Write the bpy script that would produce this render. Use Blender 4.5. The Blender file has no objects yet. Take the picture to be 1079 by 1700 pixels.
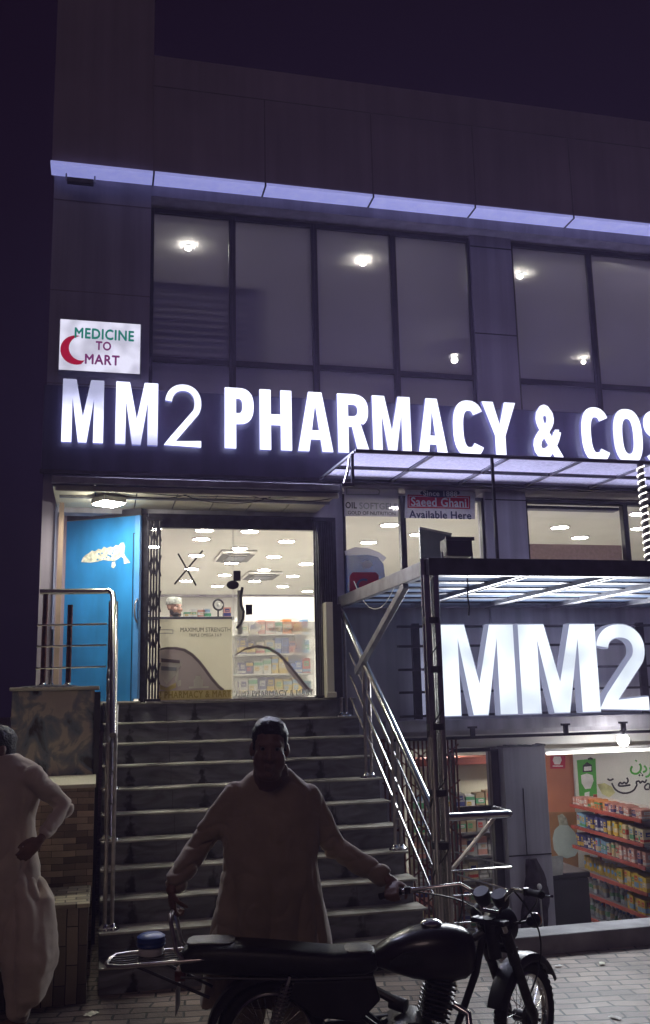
import bpy, bmesh, math, random
from mathutils import Vector, Matrix, noise
random.seed(7)
R_ = math.radians
C = bpy.context.scene.collection
SC = bpy.context.scene

# ------------------------------------------------------------------ camera
CAM_H, FPX, PITCH, YAW, ROLL = 1.97, 1550.0, 0.192, 0.237, -0.022
Fv = Vector((math.sin(YAW)*math.cos(PITCH), math.cos(YAW)*math.cos(PITCH), math.sin(PITCH)))
_R = Vector((math.cos(YAW), -math.sin(YAW), 0)); _U = _R.cross(Fv)
Rv = math.cos(ROLL)*_R + math.sin(ROLL)*_U
Uv = -math.sin(ROLL)*_R + math.cos(ROLL)*_U
cd = bpy.data.cameras.new('camera'); cam = bpy.data.objects.new('camera', cd); C.objects.link(cam)
cam.matrix_world = Matrix(((Rv.x, Uv.x, -Fv.x, 0), (Rv.y, Uv.y, -Fv.y, 0), (Rv.z, Uv.z, -Fv.z, CAM_H), (0, 0, 0, 1)))
cd.sensor_fit = 'VERTICAL'; cd.sensor_height = 36.0; cd.lens = FPX/1700*36.0
cd.clip_start = 0.05; cd.clip_end = 500
SC.camera = cam

# ------------------------------------------------------------------ world, sun, exposure
SUN_EL, SUN_ROT = R_(40), R_(205)
w = bpy.data.worlds.new('World'); SC.world = w; w.use_nodes = True
nt = w.node_tree; nt.nodes.clear()
sky = nt.nodes.new('ShaderNodeTexSky'); sky.sky_type = 'NISHITA'; sky.sun_disc = False
sky.sun_elevation = R_(-4); sky.sun_rotation = SUN_ROT
tint = nt.nodes.new('ShaderNodeMix'); tint.data_type = 'RGBA'; tint.blend_type = 'MIX'
tint.inputs[0].default_value = 0.94
tint.inputs[7].default_value = (0.090, 0.034, 0.120, 1)      # town glow in the night sky
wtc = nt.nodes.new('ShaderNodeTexCoord'); wsp = nt.nodes.new('ShaderNodeSeparateXYZ'); wcr = nt.nodes.new('ShaderNodeValToRGB')
wcr.color_ramp.elements[0].position = 0.05; wcr.color_ramp.elements[0].color = (0.092, 0.060, 0.185, 1)     # town glow, bluer low down
wcr.color_ramp.elements[1].position = 0.62; wcr.color_ramp.elements[1].color = (0.078, 0.026, 0.098, 1)
wnz = nt.nodes.new('ShaderNodeTexNoise'); wnz.inputs['Scale'].default_value = 2.2; wnz.inputs['Detail'].default_value = 4
wad = nt.nodes.new('ShaderNodeMath'); wad.operation = 'MULTIPLY_ADD'; wad.inputs[1].default_value = 0.25
nt.links.new(wtc.outputs['Generated'], wsp.inputs[0]); nt.links.new(wtc.outputs['Generated'], wnz.inputs['Vector'])
nt.links.new(wnz.outputs[0], wad.inputs[0]); nt.links.new(wsp.outputs[2], wad.inputs[2]); nt.links.new(wad.outputs[0], wcr.inputs[0])
nt.links.new(wcr.outputs[0], tint.inputs[7])
bg = nt.nodes.new('ShaderNodeBackground'); bg.inputs[1].default_value = 0.031
wo = nt.nodes.new('ShaderNodeOutputWorld')
nt.links.new(sky.outputs[0], tint.inputs[6]); nt.links.new(tint.outputs[2], bg.inputs[0]); nt.links.new(bg.outputs[0], wo.inputs[0])
sd = bpy.data.lights.new('sun', 'SUN'); sd.energy = 0.055; sd.angle = R_(14); sd.color = (1.0, 0.74, 0.72)
so = bpy.data.objects.new('sun', sd); C.objects.link(so); so.location = (-3, -8, 9)
so.rotation_euler = (R_(52), 0, R_(-22))
SC.view_settings.view_transform = 'Standard'; SC.view_settings.look = 'None'
SC.view_settings.exposure = 1.1; SC.view_settings.gamma = 1.0
SC.render.engine = 'CYCLES'
cy = SC.cycles
cy.use_denoising = True; cy.max_bounces = 8; cy.diffuse_bounces = 4; cy.glossy_bounces = 4
cy.transmission_bounces = 8; cy.transparent_max_bounces = 16
cy.sample_clamp_indirect = 3.0; cy.caustics_reflective = False; cy.caustics_refractive = False

# ------------------------------------------------------------------ point helpers (photo pixel -> world point on a known plane)
def ray(px, py): return Rv*((px-540)/FPX) - Uv*((py-850)/FPX) + Fv
def atY(px, py, Y):
    d = ray(px, py); t = Y/d.y
    return Vector((d.x*t, Y, CAM_H + d.z*t))
def atZ(px, py, Z):
    d = ray(px, py); t = (Z-CAM_H)/d.z
    return Vector((d.x*t, d.y*t, Z))
def xY(px, py, Y): return atY(px, py, Y).x
def zY(px, py, Y): return atY(px, py, Y).z

# ------------------------------------------------------------------ materials
def N(nt, t, **kw):
    n = nt.nodes.new(t)
    for k, v in kw.items(): setattr(n, k, v)
    return n
def mat(name, col, rough=0.6, metal=0.0, var=0.12, scale=6.0, bump=0.0, spec=0.5, bscale=None, coat=0.0):
    m = bpy.data.materials.new(name); m.use_nodes = True
    nt = m.node_tree; b = nt.nodes['Principled BSDF']
    b.inputs['Roughness'].default_value = rough; b.inputs['Metallic'].default_value = metal
    b.inputs['Specular IOR Level'].default_value = spec
    b.inputs['Coat Weight'].default_value = coat
    tc = N(nt, 'ShaderNodeTexCoord'); nz = N(nt, 'ShaderNodeTexNoise')
    nz.inputs['Scale'].default_value = scale; nz.inputs['Detail'].default_value = 5
    nt.links.new(tc.outputs['Object'], nz.inputs['Vector'])
    cr = N(nt, 'ShaderNodeValToRGB')
    lo = [max(0, c*(1-var*1.6)) for c in col]; hi = [min(1, c*(1+var)) for c in col]
    cr.color_ramp.elements[0].color = (*lo, 1); cr.color_ramp.elements[1].color = (*hi, 1)
    cr.color_ramp.elements[0].position = 0.3; cr.color_ramp.elements[1].position = 0.7
    nt.links.new(nz.outputs[0], cr.inputs[0]); nt.links.new(cr.outputs[0], b.inputs['Base Color'])
    if bump:
        n2 = N(nt, 'ShaderNodeTexNoise'); n2.inputs['Scale'].default_value = bscale or scale*5; n2.inputs['Detail'].default_value = 6
        nt.links.new(tc.outputs['Object'], n2.inputs['Vector'])
        bp = N(nt, 'ShaderNodeBump'); bp.inputs['Strength'].default_value = bump; bp.inputs['Distance'].default_value = 0.02
        nt.links.new(n2.outputs[0], bp.inputs['Height']); nt.links.new(bp.outputs[0], b.inputs['Normal'])
    return m
def streaks(m, amt=.35, sx=7.0, sz=.35):
    """rain streaks and dust running down a panel"""
    nt = m.node_tree; bs = nt.nodes['Principled BSDF']; src = bs.inputs['Base Color'].links[0].from_socket
    tc = N(nt, 'ShaderNodeTexCoord'); mp = N(nt, 'ShaderNodeMapping'); mp.inputs['Scale'].default_value = (sx, sx, sz); nt.links.new(tc.outputs['Object'], mp.inputs[0])
    nz = N(nt, 'ShaderNodeTexNoise'); nz.inputs['Scale'].default_value = 1.0; nz.inputs['Detail'].default_value = 6; nt.links.new(mp.outputs[0], nz.inputs['Vector'])
    mr = N(nt, 'ShaderNodeMapRange'); mr.inputs['From Min'].default_value = .35; mr.inputs['From Max'].default_value = .68; mr.inputs['To Min'].default_value = 1-amt; mr.inputs['To Max'].default_value = 1.0+amt*.3
    nt.links.new(nz.outputs[0], mr.inputs[0]); mu = N(nt, 'ShaderNodeMixRGB', blend_type='MULTIPLY'); mu.inputs[0].default_value = 1
    nt.links.new(src, mu.inputs[1]); nt.links.new(mr.outputs[0], mu.inputs[2]); nt.links.new(mu.outputs[0], bs.inputs['Base Color'])
def emit(name, col, strength, uneven=0.0, scale=2.0):
    m = bpy.data.materials.new(name); m.use_nodes = True
    nt = m.node_tree; nt.nodes.clear()
    e = N(nt, 'ShaderNodeEmission'); e.inputs[0].default_value = (*col, 1); e.inputs[1].default_value = strength
    o = N(nt, 'ShaderNodeOutputMaterial'); nt.links.new(e.outputs[0], o.inputs[0])
    if uneven:
        tc = N(nt, 'ShaderNodeTexCoord'); nz = N(nt, 'ShaderNodeTexNoise'); nz.inputs['Scale'].default_value = scale; nz.inputs['Detail'].default_value = 1
        mr = N(nt, 'ShaderNodeMapRange'); mr.inputs['From Min'].default_value = 0.35; mr.inputs['From Max'].default_value = 0.62
        mr.inputs['To Min'].default_value = strength*(1-uneven); mr.inputs['To Max'].default_value = strength
        nt.links.new(tc.outputs['Object'], nz.inputs['Vector']); nt.links.new(nz.outputs[0], mr.inputs[0]); nt.links.new(mr.outputs[0], e.inputs[1])
    return m
def glass(name, tint=(0.85, 0.9, 0.95), film=0.0, film_col=(0.3, 0.28, 0.33), refl=1.0, dirt=6.0):
    """thin pane: transparent + fresnel mirror, with an optional dusty film"""
    m = bpy.data.materials.new(name); m.use_nodes = True
    nt = m.node_tree; nt.nodes.clear()
    tr = N(nt, 'ShaderNodeBsdfTransparent'); tr.inputs[0].default_value = (*tint, 1)
    gl = N(nt, 'ShaderNodeBsdfGlossy'); gl.inputs['Roughness'].default_value = 0.03
    fr = N(nt, 'ShaderNodeFresnel'); fr.inputs[0].default_value = 1.5
    mu = N(nt, 'ShaderNodeMath', operation='MULTIPLY'); mu.inputs[1].default_value = refl
    nt.links.new(fr.outputs[0], mu.inputs[0])
    mx = N(nt, 'ShaderNodeMixShader'); nt.links.new(mu.outputs[0], mx.inputs[0]); nt.links.new(tr.outputs[0], mx.inputs[1]); nt.links.new(gl.outputs[0], mx.inputs[2])
    out = N(nt, 'ShaderNodeOutputMaterial'); last = mx
    if film:
        df = N(nt, 'ShaderNodeBsdfDiffuse'); df.inputs[0].default_value = (*film_col, 1)
        tl = N(nt, 'ShaderNodeBsdfTranslucent'); tl.inputs[0].default_value = (*film_col, 1)
        m2 = N(nt, 'ShaderNodeMixShader'); m2.inputs[0].default_value = 0.5
        nt.links.new(df.outputs[0], m2.inputs[1]); nt.links.new(tl.outputs[0], m2.inputs[2])
        tc = N(nt, 'ShaderNodeTexCoord'); nz = N(nt, 'ShaderNodeTexNoise'); nz.inputs['Scale'].default_value = dirt; nz.inputs['Detail'].default_value = 6
        nt.links.new(tc.outputs['Object'], nz.inputs['Vector'])
        mr = N(nt, 'ShaderNodeMapRange'); mr.inputs['To Min'].default_value = film*0.75; mr.inputs['To Max'].default_value = min(1, film*1.2)
        nt.links.new(nz.outputs[0], mr.inputs[0])
        m3 = N(nt, 'ShaderNodeMixShader'); nt.links.new(mr.outputs[0], m3.inputs[0])
        nt.links.new(mx.outputs[0], m3.inputs[1]); nt.links.new(m2.outputs[0], m3.inputs[2]); last = m3
    nt.links.new(last.outputs[0], out.inputs[0])
    return m
def sheet(name, col, trans=0.5):
    """thin opaque sheet that lets light glow through"""
    m = bpy.data.materials.new(name); m.use_nodes = True
    nt = m.node_tree; nt.nodes.clear()
    df = N(nt, 'ShaderNodeBsdfDiffuse'); tl = N(nt, 'ShaderNodeBsdfTranslucent')
    tc = N(nt, 'ShaderNodeTexCoord'); nz = N(nt, 'ShaderNodeTexNoise'); nz.inputs['Scale'].default_value = 30; nz.inputs['Detail'].default_value = 4
    nt.links.new(tc.outputs['Object'], nz.inputs['Vector'])
    cr = N(nt, 'ShaderNodeValToRGB'); cr.color_ramp.elements[0].position = 0.3; cr.color_ramp.elements[1].position = 0.7
    cr.color_ramp.elements[0].color = (*[c*0.8 for c in col], 1); cr.color_ramp.elements[1].color = (*col, 1)
    nt.links.new(nz.outputs[0], cr.inputs[0]); nt.links.new(cr.outputs[0], df.inputs[0]); nt.links.new(cr.outputs[0], tl.inputs[0])
    mx = N(nt, 'ShaderNodeMixShader'); mx.inputs[0].default_value = trans
    nt.links.new(df.outputs[0], mx.inputs[1]); nt.links.new(tl.outputs[0], mx.inputs[2])
    o = N(nt, 'ShaderNodeOutputMaterial'); nt.links.new(mx.outputs[0], o.inputs[0])
    return m
def brick_mat(name, c1, c2, mortar, bw, rh, ms, rough=0.8, rot=0.0, axes='XY', bump=0.6, squash=1.0, offset=0.5, var=0.35, warp=0.012):
    m = bpy.data.materials.new(name); m.use_nodes = True
    nt = m.node_tree; b = nt.nodes['Principled BSDF']; b.inputs['Roughness'].default_value = rough
    tc = N(nt, 'ShaderNodeTexCoord')
    src = tc.outputs['Object']
    if axes != 'XY':
        sp = N(nt, 'ShaderNodeSeparateXYZ'); nt.links.new(src, sp.inputs[0]); cb = N(nt, 'ShaderNodeCombineXYZ')
        nt.links.new(sp.outputs[axes[0]], cb.inputs[0]); nt.links.new(sp.outputs[axes[1]], cb.inputs[1]); src = cb.outputs[0]
    mp = N(nt, 'ShaderNodeMapping'); mp.inputs['Rotation'].default_value = (0, 0, rot); nt.links.new(src, mp.inputs[0])
    nzw = N(nt, 'ShaderNodeTexNoise'); nzw.inputs['Scale'].default_value = 3.0; nt.links.new(mp.outputs[0], nzw.inputs['Vector'])
    ad = N(nt, 'ShaderNodeMixRGB', blend_type='LINEAR_LIGHT'); ad.inputs[0].default_value = warp
    nt.links.new(mp.outputs[0], ad.inputs[1]); nt.links.new(nzw.outputs[1], ad.inputs[2])
    br = N(nt, 'ShaderNodeTexBrick'); br.inputs['Scale'].default_value = 1.0
    br.inputs['Brick Width'].default_value = bw; br.inputs['Row Height'].default_value = rh; br.inputs['Mortar Size'].default_value = ms
    br.inputs['Mortar Smooth'].default_value = 0.3; br.inputs['Bias'].default_value = 0.0
    br.offset = offset; br.squash = squash
    br.inputs['Color1'].default_value = (*c1, 1); br.inputs['Color2'].default_value = (*c2, 1); br.inputs['Mortar'].default_value = (*mortar, 1)
    nt.links.new(ad.outputs[0], br.inputs['Vector'])
    nz = N(nt, 'ShaderNodeTexNoise'); nz.inputs['Scale'].default_value = 1.7; nz.inputs['Detail'].default_value = 8; nt.links.new(tc.outputs['Object'], nz.inputs['Vector'])
    mr = N(nt, 'ShaderNodeMapRange'); mr.inputs['From Min'].default_value = 0.3; mr.inputs['From Max'].default_value = 0.7
    mr.inputs['To Min'].default_value = 1-var; mr.inputs['To Max'].default_value = 1+var; nt.links.new(nz.outputs[0], mr.inputs[0])
    mu = N(nt, 'ShaderNodeMixRGB', blend_type='MULTIPLY'); mu.inputs[0].default_value = 1.0
    nt.links.new(br.outputs[0], mu.inputs[1]); nt.links.new(mr.outputs[0], mu.inputs[2]); nt.links.new(mu.outputs[0], b.inputs['Base Color'])
    n2 = N(nt, 'ShaderNodeTexNoise'); n2.inputs['Scale'].default_value = 40; n2.inputs['Detail'].default_value = 5; nt.links.new(tc.outputs['Object'], n2.inputs['Vector'])
    mh = N(nt, 'ShaderNodeMath', operation='MULTIPLY_ADD'); mh.inputs[1].default_value = -1.0
    nt.links.new(br.outputs[1], mh.inputs[0]); m4 = N(nt, 'ShaderNodeMath', operation='MULTIPLY'); m4.inputs[1].default_value = 0.35
    nt.links.new(n2.outputs[0], m4.inputs[0]); nt.links.new(m4.outputs[0], mh.inputs[2])
    bp = N(nt, 'ShaderNodeBump'); bp.inputs['Strength'].default_value = bump; bp.inputs['Distance'].default_value = 0.015
    nt.links.new(mh.outputs[0], bp.inputs['Height']); nt.links.new(bp.outputs[0], b.inputs['Normal'])
    return m

MT = {}
MT['facade'] = mat('facade_panel', (0.30, 0.27, 0.34), 0.55, var=0.08, scale=1.2, bump=0.05)
MT['parapet'] = mat('parapet_panel', (0.30, 0.23, 0.28), 0.65, var=0.1, scale=0.9)
MT['wall_grey'] = mat('grey_plaster', (0.47, 0.455, 0.51), 0.75, var=0.12, scale=1.6, bump=0.1)
MT['soffit'] = mat('glowing_soffit_panel', (0.80, 0.80, 0.86), 0.5, var=0.05, scale=2)
_b = MT['soffit'].node_tree.nodes['Principled BSDF']; _b.inputs['Emission Color'].default_value = (0.40, 0.43, 0.98, 1); _b.inputs['Emission Strength'].default_value = 0.26  # even blue glow added to the soffit's own white
MT['board'] = mat('navy_signboard', (0.055, 0.055, 0.12), 0.42, var=0.15, scale=1.5)
MT['frame'] = mat('dark_window_frame', (0.035, 0.033, 0.04), 0.4, var=0.15)
MT['joint'] = mat('panel_joint', (0.19, 0.150, 0.18), 0.8)
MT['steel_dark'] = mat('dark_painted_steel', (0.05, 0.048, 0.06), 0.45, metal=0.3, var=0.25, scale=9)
MT['steel_grey'] = mat('galvanised_steel', (0.30, 0.30, 0.33), 0.42, metal=0.6, var=0.2, scale=7)
MT['chrome'] = mat('polished_stainless', (0.70, 0.69, 0.66), 0.16, metal=1.0, var=0.06, scale=14)
MT['chrome_worn'] = mat('worn_stainless', (0.55, 0.51, 0.49), 0.28, metal=1.0, var=0.15, scale=20)
MT['white'] = mat('white_paint', (0.74, 0.73, 0.70), 0.6, var=0.04, scale=3)
MT['cream'] = mat('cream_paint', (0.70, 0.66, 0.52), 0.6, var=0.06, scale=3)
MT['shop_wall'] = mat('shop_wall', (0.76, 0.755, 0.715), 0.7, var=0.03, scale=2)
MT['shop_floor'] = mat('shop_floor_tile', (0.55, 0.53, 0.48), 0.3, var=0.1, scale=2)
MT['room'] = mat('upper_room_plaster', (0.55, 0.53, 0.55), 0.8, var=0.1, scale=0.8)
MT['blue'] = mat('blue_painted_metal', (0.03, 0.27, 0.66), 0.42, var=0.10, scale=2.2)
MT['blue_edge'] = mat('blue_door_edge', (0.10, 0.33, 0.75), 0.4, var=0.1)
MT['peel'] = mat('peeled_sticker_paper', (0.72, 0.71, 0.58), 0.8, var=0.3, scale=30)
MT['black'] = mat('black_plastic', (0.015, 0.014, 0.018), 0.4, var=0.2)
MT['rubber'] = mat('tyre_rubber', (0.012, 0.011, 0.012), 0.75, var=0.2, scale=30, bump=0.2)
MT['bikeblack'] = mat('black_gloss_paint', (0.012, 0.010, 0.014), 0.42, var=0.5, coat=0.1, bump=.05)
MT['tank'] = mat('dark_maroon_gloss_paint', (0.016, 0.007, 0.013), 0.32, var=0.4, coat=0.35)
MT['vinyl'] = mat('black_vinyl_seat', (0.016, 0.014, 0.016), 0.42, var=0.2, scale=25, bump=0.15)
MT['vinyl_grey'] = mat('worn_seat_patch', (0.16, 0.15, 0.15), 0.45, var=0.2, scale=25, bump=0.15)
MT['engine'] = mat('cast_engine_alloy', (0.07, 0.066, 0.066), 0.4, metal=0.8, var=0.3, scale=20)
MT['rust'] = mat('rusty_red_steel', (0.15, 0.05, 0.045), 0.55, metal=0.3, var=0.3, scale=20)
MT['gate'] = mat('dark_gate_steel', (0.04, 0.038, 0.05), 0.38, metal=0.5, var=0.3, scale=15)
MT['skin'] = mat('brown_skin', (0.20, 0.11, 0.08), 0.5, var=0.12, scale=12)
MT['hair'] = mat('black_hair', (0.012, 0.010, 0.011), 0.5, var=0.3, scale=60, bump=0.5, bscale=120)
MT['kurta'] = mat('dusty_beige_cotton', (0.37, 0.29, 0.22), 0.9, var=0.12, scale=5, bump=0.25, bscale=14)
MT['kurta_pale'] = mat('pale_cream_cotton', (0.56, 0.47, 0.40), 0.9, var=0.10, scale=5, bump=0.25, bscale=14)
MT['tile_pale'] = brick_mat('pale_strip_tiles', (0.48, 0.43, 0.30), (0.20, 0.16, 0.12), (0.10, 0.09, 0.07), 0.14, 0.08, 0.006, 0.5, axes='XY', bump=0.3)
MT['stone'] = brick_mat('stacked_stone_cladding', (0.70, 0.54, 0.38), (0.14, 0.10, 0.075), (0.09, 0.07, 0.055), 0.17, 0.046, 0.002, 0.55, axes='XZ', bump=0.8, var=0.45)
MT['stone_v'] = brick_mat('upright_stone_cladding', (0.32, 0.25, 0.19), (0.06, 0.045, 0.04), (0.04, 0.03, 0.03), 0.24, 0.075, 0.004, 0.55, rot=R_(90), axes='XZ', bump=0.6, var=0.4)
MT['paver'] = brick_mat('brick_pavers', (0.29, 0.225, 0.185), (0.13, 0.098, 0.088), (0.035, 0.035, 0.035), 0.225, 0.105, 0.009, 0.5, rot=R_(9), bump=1.0, var=.6, warp=.035)
MT['concrete'] = mat('concrete_kerb', (0.34, 0.34, 0.36), 0.75, var=0.15, scale=4, bump=0.2)
MT['marble_light'] = mat('pale_marble_tread', (0.52, 0.50, 0.44), 0.26, var=0.35, scale=3.5, bump=.12)
MT['lamp_white'] = emit('white_downlight', (1.0, 0.96, 0.88), 75)
MT['lamp_room'] = emit('warm_downlight', (1.0, 0.93, 0.70), 60)
MT['lamp_entry'] = emit('entrance_lamp', (1.0, 0.96, 0.80), 95)
MT['letter'] = emit('sign_letter_face', (0.74, 0.77, 1.0), 1.25, uneven=0.35, scale=1.6)
MT['letter_side'] = emit('sign_letter_side', (0.30, 0.32, 0.95), 0.22)
MT['letter_low'] = emit('lower_letter_face', (0.80, 0.89, 1.0), 0.72, uneven=0.40, scale=2.2)
MT['letter_low_side'] = emit('lower_letter_side', (0.60, 0.66, 0.95), 0.19)
MT['med_face'] = emit('light_box_face', (0.83, 0.82, 1.0), 0.46, uneven=0.35, scale=5.0)
MT['txt_green'] = emit('backlit_green_lettering', (0.003, 0.080, 0.062), 1.0); MT['txt_plum'] = emit('backlit_plum_lettering', (0.075, 0.012, 0.060), 1.0)
MT['txt_red'] = emit('backlit_crimson', (0.15, 0.003, 0.015), 1.0)
MT['txt_dark'] = mat('charcoal_lettering', (0.04, 0.04, 0.05), 0.6); MT['txt_grey'] = mat('grey_lettering', (0.22, 0.23, 0.25), 0.6)
MT['txt_gold'] = mat('ochre_lettering', (0.27, 0.20, 0.03), 0.6); MT['txt_white'] = mat('white_lettering', (0.85, 0.84, 0.85), 0.6)
MT['txt_navy'] = mat('navy_print', (0.03, 0.035, 0.12), 0.6); MT['txt_crim'] = mat('crimson_print', (0.50, 0.03, 0.07), 0.6)
MT['txt_lime'] = mat('lime_print', (0.10, 0.45, 0.07), 0.6)

def worn_letter(name, z0, z1, lo, hi):
    """channel letter whose lamps are failing towards one end"""
    m = emit(name, (0.66, 0.68, 1.0), hi); nt = m.node_tree; e = nt.nodes['Emission']
    tc = N(nt, 'ShaderNodeTexCoord'); sp = N(nt, 'ShaderNodeSeparateXYZ'); nt.links.new(tc.outputs['Object'], sp.inputs[0])
    nz = N(nt, 'ShaderNodeTexNoise'); nz.inputs['Scale'].default_value = 3.5; nt.links.new(tc.outputs['Object'], nz.inputs['Vector'])
    ad = N(nt, 'ShaderNodeMath', operation='MULTIPLY_ADD'); ad.inputs[1].default_value = .35; nt.links.new(nz.outputs[0], ad.inputs[0]); nt.links.new(sp.outputs[2], ad.inputs[2])
    mr = N(nt, 'ShaderNodeMapRange'); mr.interpolation_type = 'SMOOTHSTEP'
    for k, v in (('From Min', z0), ('From Max', z1), ('To Min', lo), ('To Max', hi)): mr.inputs[k].default_value = v
    nt.links.new(ad.outputs[0], mr.inputs[0]); nt.links.new(mr.outputs[0], e.inputs[1]); return m
MT['letter_dim_top'] = worn_letter('failing_letter_face', .62, 1.02, 1.1, .30)
MT['letter_dim_low'] = worn_letter('failing_letter_face', .30, .70, .30, 1.1)
for k_ in ('kurta', 'kurta_pale'):
    b_ = MT[k_].node_tree.nodes['Principled BSDF']; b_.inputs['Sheen Weight'].default_value = .35; b_.inputs['Sheen Roughness'].default_value = .4; b_.inputs['Specular IOR Level'].default_value = .2
for k_, a_ in (('facade', .25), ('parapet', .12), ('wall_grey', .30), ('soffit', .12), ('board', .3)): streaks(MT[k_], a_)
streaks(MT['blue'], .22, 5, 1.2); streaks(MT['marble_light'], .4, 4, 4); streaks(MT['concrete'], .4, 3, 3)
# ------------------------------------------------------------------ mesh builder
class B:
    def __init__(s): s.bm = bmesh.new(); s.mi = 0
    def _tag(s, faces):
        for f in faces: f.material_index = s.mi
    def box(s, x0, x1, y0, y1, z0, z1):
        v = [s.bm.verts.new(p) for p in ((x0,y0,z0),(x1,y0,z0),(x1,y1,z0),(x0,y1,z0),(x0,y0,z1),(x1,y0,z1),(x1,y1,z1),(x0,y1,z1))]
        s._tag([s.bm.faces.new([v[i] for i in q]) for q in ((0,3,2,1),(4,5,6,7),(0,1,5,4),(1,2,6,5),(2,3,7,6),(3,0,4,7))])
        return s
    def obox(s, c, size, M=None):
        M = M or Matrix.Identity(3); c = Vector(c); h = Vector(size)/2
        v = [s.bm.verts.new(c + M @ Vector((sx*h.x, sy*h.y, sz*h.z))) for sz in (-1,1) for sx, sy in ((-1,-1),(1,-1),(1,1),(-1,1))]
        s._tag([s.bm.faces.new([v[i] for i in q]) for q in ((0,3,2,1),(4,5,6,7),(0,1,5,4),(1,2,6,5),(2,3,7,6),(3,0,4,7))])
        return s
    def quad(s, *pts):
        s._tag([s.bm.faces.new([s.bm.verts.new(p) for p in pts])]); return s
    def bar(s, a, b, wd, ht, up=(0,0,1)):
        a = Vector(a); b = Vector(b); d = (b-a); L = d.length; d.normalize()
        u = Vector(up); x = d.cross(u)
        if x.length < 1e-4: x = d.cross(Vector((0,1,0)))
        x.normalize(); u = x.cross(d)
        M = Matrix((x, d, u)).transposed()
        return s.obox((a+b)/2, (wd, L, ht), M)
    def ring(s, c, n, x, r, seg, ry=None):
        y = n.cross(x); ry = ry or r
        return [s.bm.verts.new(c + x*(r*math.cos(2*math.pi*i/seg)) + y*(ry*math.sin(2*math.pi*i/seg))) for i in range(seg)]
    def tube(s, pts, r, seg=10, closed=False, caps=True):
        pts = [Vector(p) for p in pts]; n = len(pts)
        rs = r if isinstance(r, (list, tuple)) else [r]*n
        dirs = []
        for i in range(n):
            if closed: d = pts[(i+1) % n] - pts[i-1]
            elif i == 0: d = pts[1]-pts[0]
            elif i == n-1: d = pts[-1]-pts[-2]
            else: d = (pts[i+1]-pts[i]).normalized() + (pts[i]-pts[i-1]).normalized()
            dirs.append(d.normalized() if d.length > 1e-9 else Vector((0,0,1)))
        x = dirs[0].cross(Vector((0,0,1)))
        if x.length < 1e-3: x = dirs[0].cross(Vector((0,1,0)))
        x.normalize(); rings = []
        for i in range(n):
            x = (x - dirs[i]*x.dot(dirs[i])).normalized()
            rings.append(s.ring(pts[i], dirs[i], x, rs[i], seg))
        fs = []
        for i in range(n if closed else n-1):
            a, b = rings[i], rings[(i+1) % n]
            for k in range(seg): fs.append(s.bm.faces.new((a[k], a[(k+1) % seg], b[(k+1) % seg], b[k])))
        if caps and not closed:
            fs.append(s.bm.faces.new(rings[0][::-1])); fs.append(s.bm.faces.new(rings[-1]))
        s._tag(fs); return s
    def cyl(s, a, b, r0, r1=None, seg=16): return s.tube([a, b], [r0, r0 if r1 is None else r1], seg)
    def ell(s, c, r, M=None, u=20, v=12):
        M = M or Matrix.Identity(3); c = Vector(c); r = Vector(r) if not isinstance(r, (int, float)) else Vector((r, r, r))
        top = s.bm.verts.new(c + M @ Vector((0,0,r.z))); bot = s.bm.verts.new(c + M @ Vector((0,0,-r.z)))
        rows = [[s.bm.verts.new(c + M @ Vector((r.x*math.sin(t)*math.cos(p), r.y*math.sin(t)*math.sin(p), r.z*math.cos(t))))
                 for p in [2*math.pi*k/u for k in range(u)]] for t in [math.pi*i/v for i in range(1, v)]]
        fs = []
        for k in range(u):
            fs.append(s.bm.faces.new((top, rows[0][k], rows[0][(k+1) % u]))); fs.append(s.bm.faces.new((bot, rows[-1][(k+1) % u], rows[-1][k])))
            for i in range(len(rows)-1): fs.append(s.bm.faces.new((rows[i][k], rows[i+1][k], rows[i+1][(k+1) % u], rows[i][(k+1) % u])))
        s._tag(fs); return s
    def loft(s, rings, cap=True):
        """rings: list of lists of points (same count)"""
        R = [[s.bm.verts.new(p) for p in r] for r in rings]; n = len(R[0]); fs = []
        for a, b in zip(R, R[1:]):
            for k in range(n): fs.append(s.bm.faces.new((a[k], a[(k+1) % n], b[(k+1) % n], b[k])))
        if cap: fs.append(s.bm.faces.new(R[0][::-1])); fs.append(s.bm.faces.new(R[-1]))
        s._tag(fs); return s
    def lathe(s, prof, c, axis=(0,0,1), seg=24, cap=True):
        c = Vector(c); n = Vector(axis).normalized(); x = n.cross(Vector((0,0,1)))
        if x.length < 1e-3: x = Vector((1,0,0))
        x.normalize(); y = n.cross(x)
        return s.loft([[c + n*z + x*(r*math.cos(2*math.pi*i/seg)) + y*(r*math.sin(2*math.pi*i/seg)) for i in range(seg)] for r, z in prof], cap)
    def prism(s, pts, axis_vec):
        a = [Vector(p) for p in pts]; d = Vector(axis_vec); n = len(a)
        v0 = [s.bm.verts.new(p) for p in a]; v1 = [s.bm.verts.new(p+d) for p in a]
        fs = [s.bm.faces.new(v0[::-1]), s.bm.faces.new(v1)]
        for k in range(n): fs.append(s.bm.faces.new((v0[k], v0[(k+1) % n], v1[(k+1) % n], v1[k])))
        s._tag(fs); return s
    def build(s, name, m, parent=None, smooth=False, bevel=0.0, world=True, seg=2):
        bmesh.ops.recalc_face_normals(s.bm, faces=s.bm.faces)
        me = bpy.data.meshes.new(name)
        if parent is not None and world:
            off = base_of(parent); bmesh.ops.translate(s.bm, verts=s.bm.verts, vec=-off)
        s.bm.to_mesh(me); s.bm.free()
        for mm in (m if isinstance(m, list) else [m]): me.materials.append(MT[mm] if isinstance(mm, str) else mm)
        if smooth:
            for p in me.polygons: p.use_smooth = True
            try: me.set_sharp_from_angle(angle=R_(40))
            except Exception: pass
        o = bpy.data.objects.new(name, me); C.objects.link(o)
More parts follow.
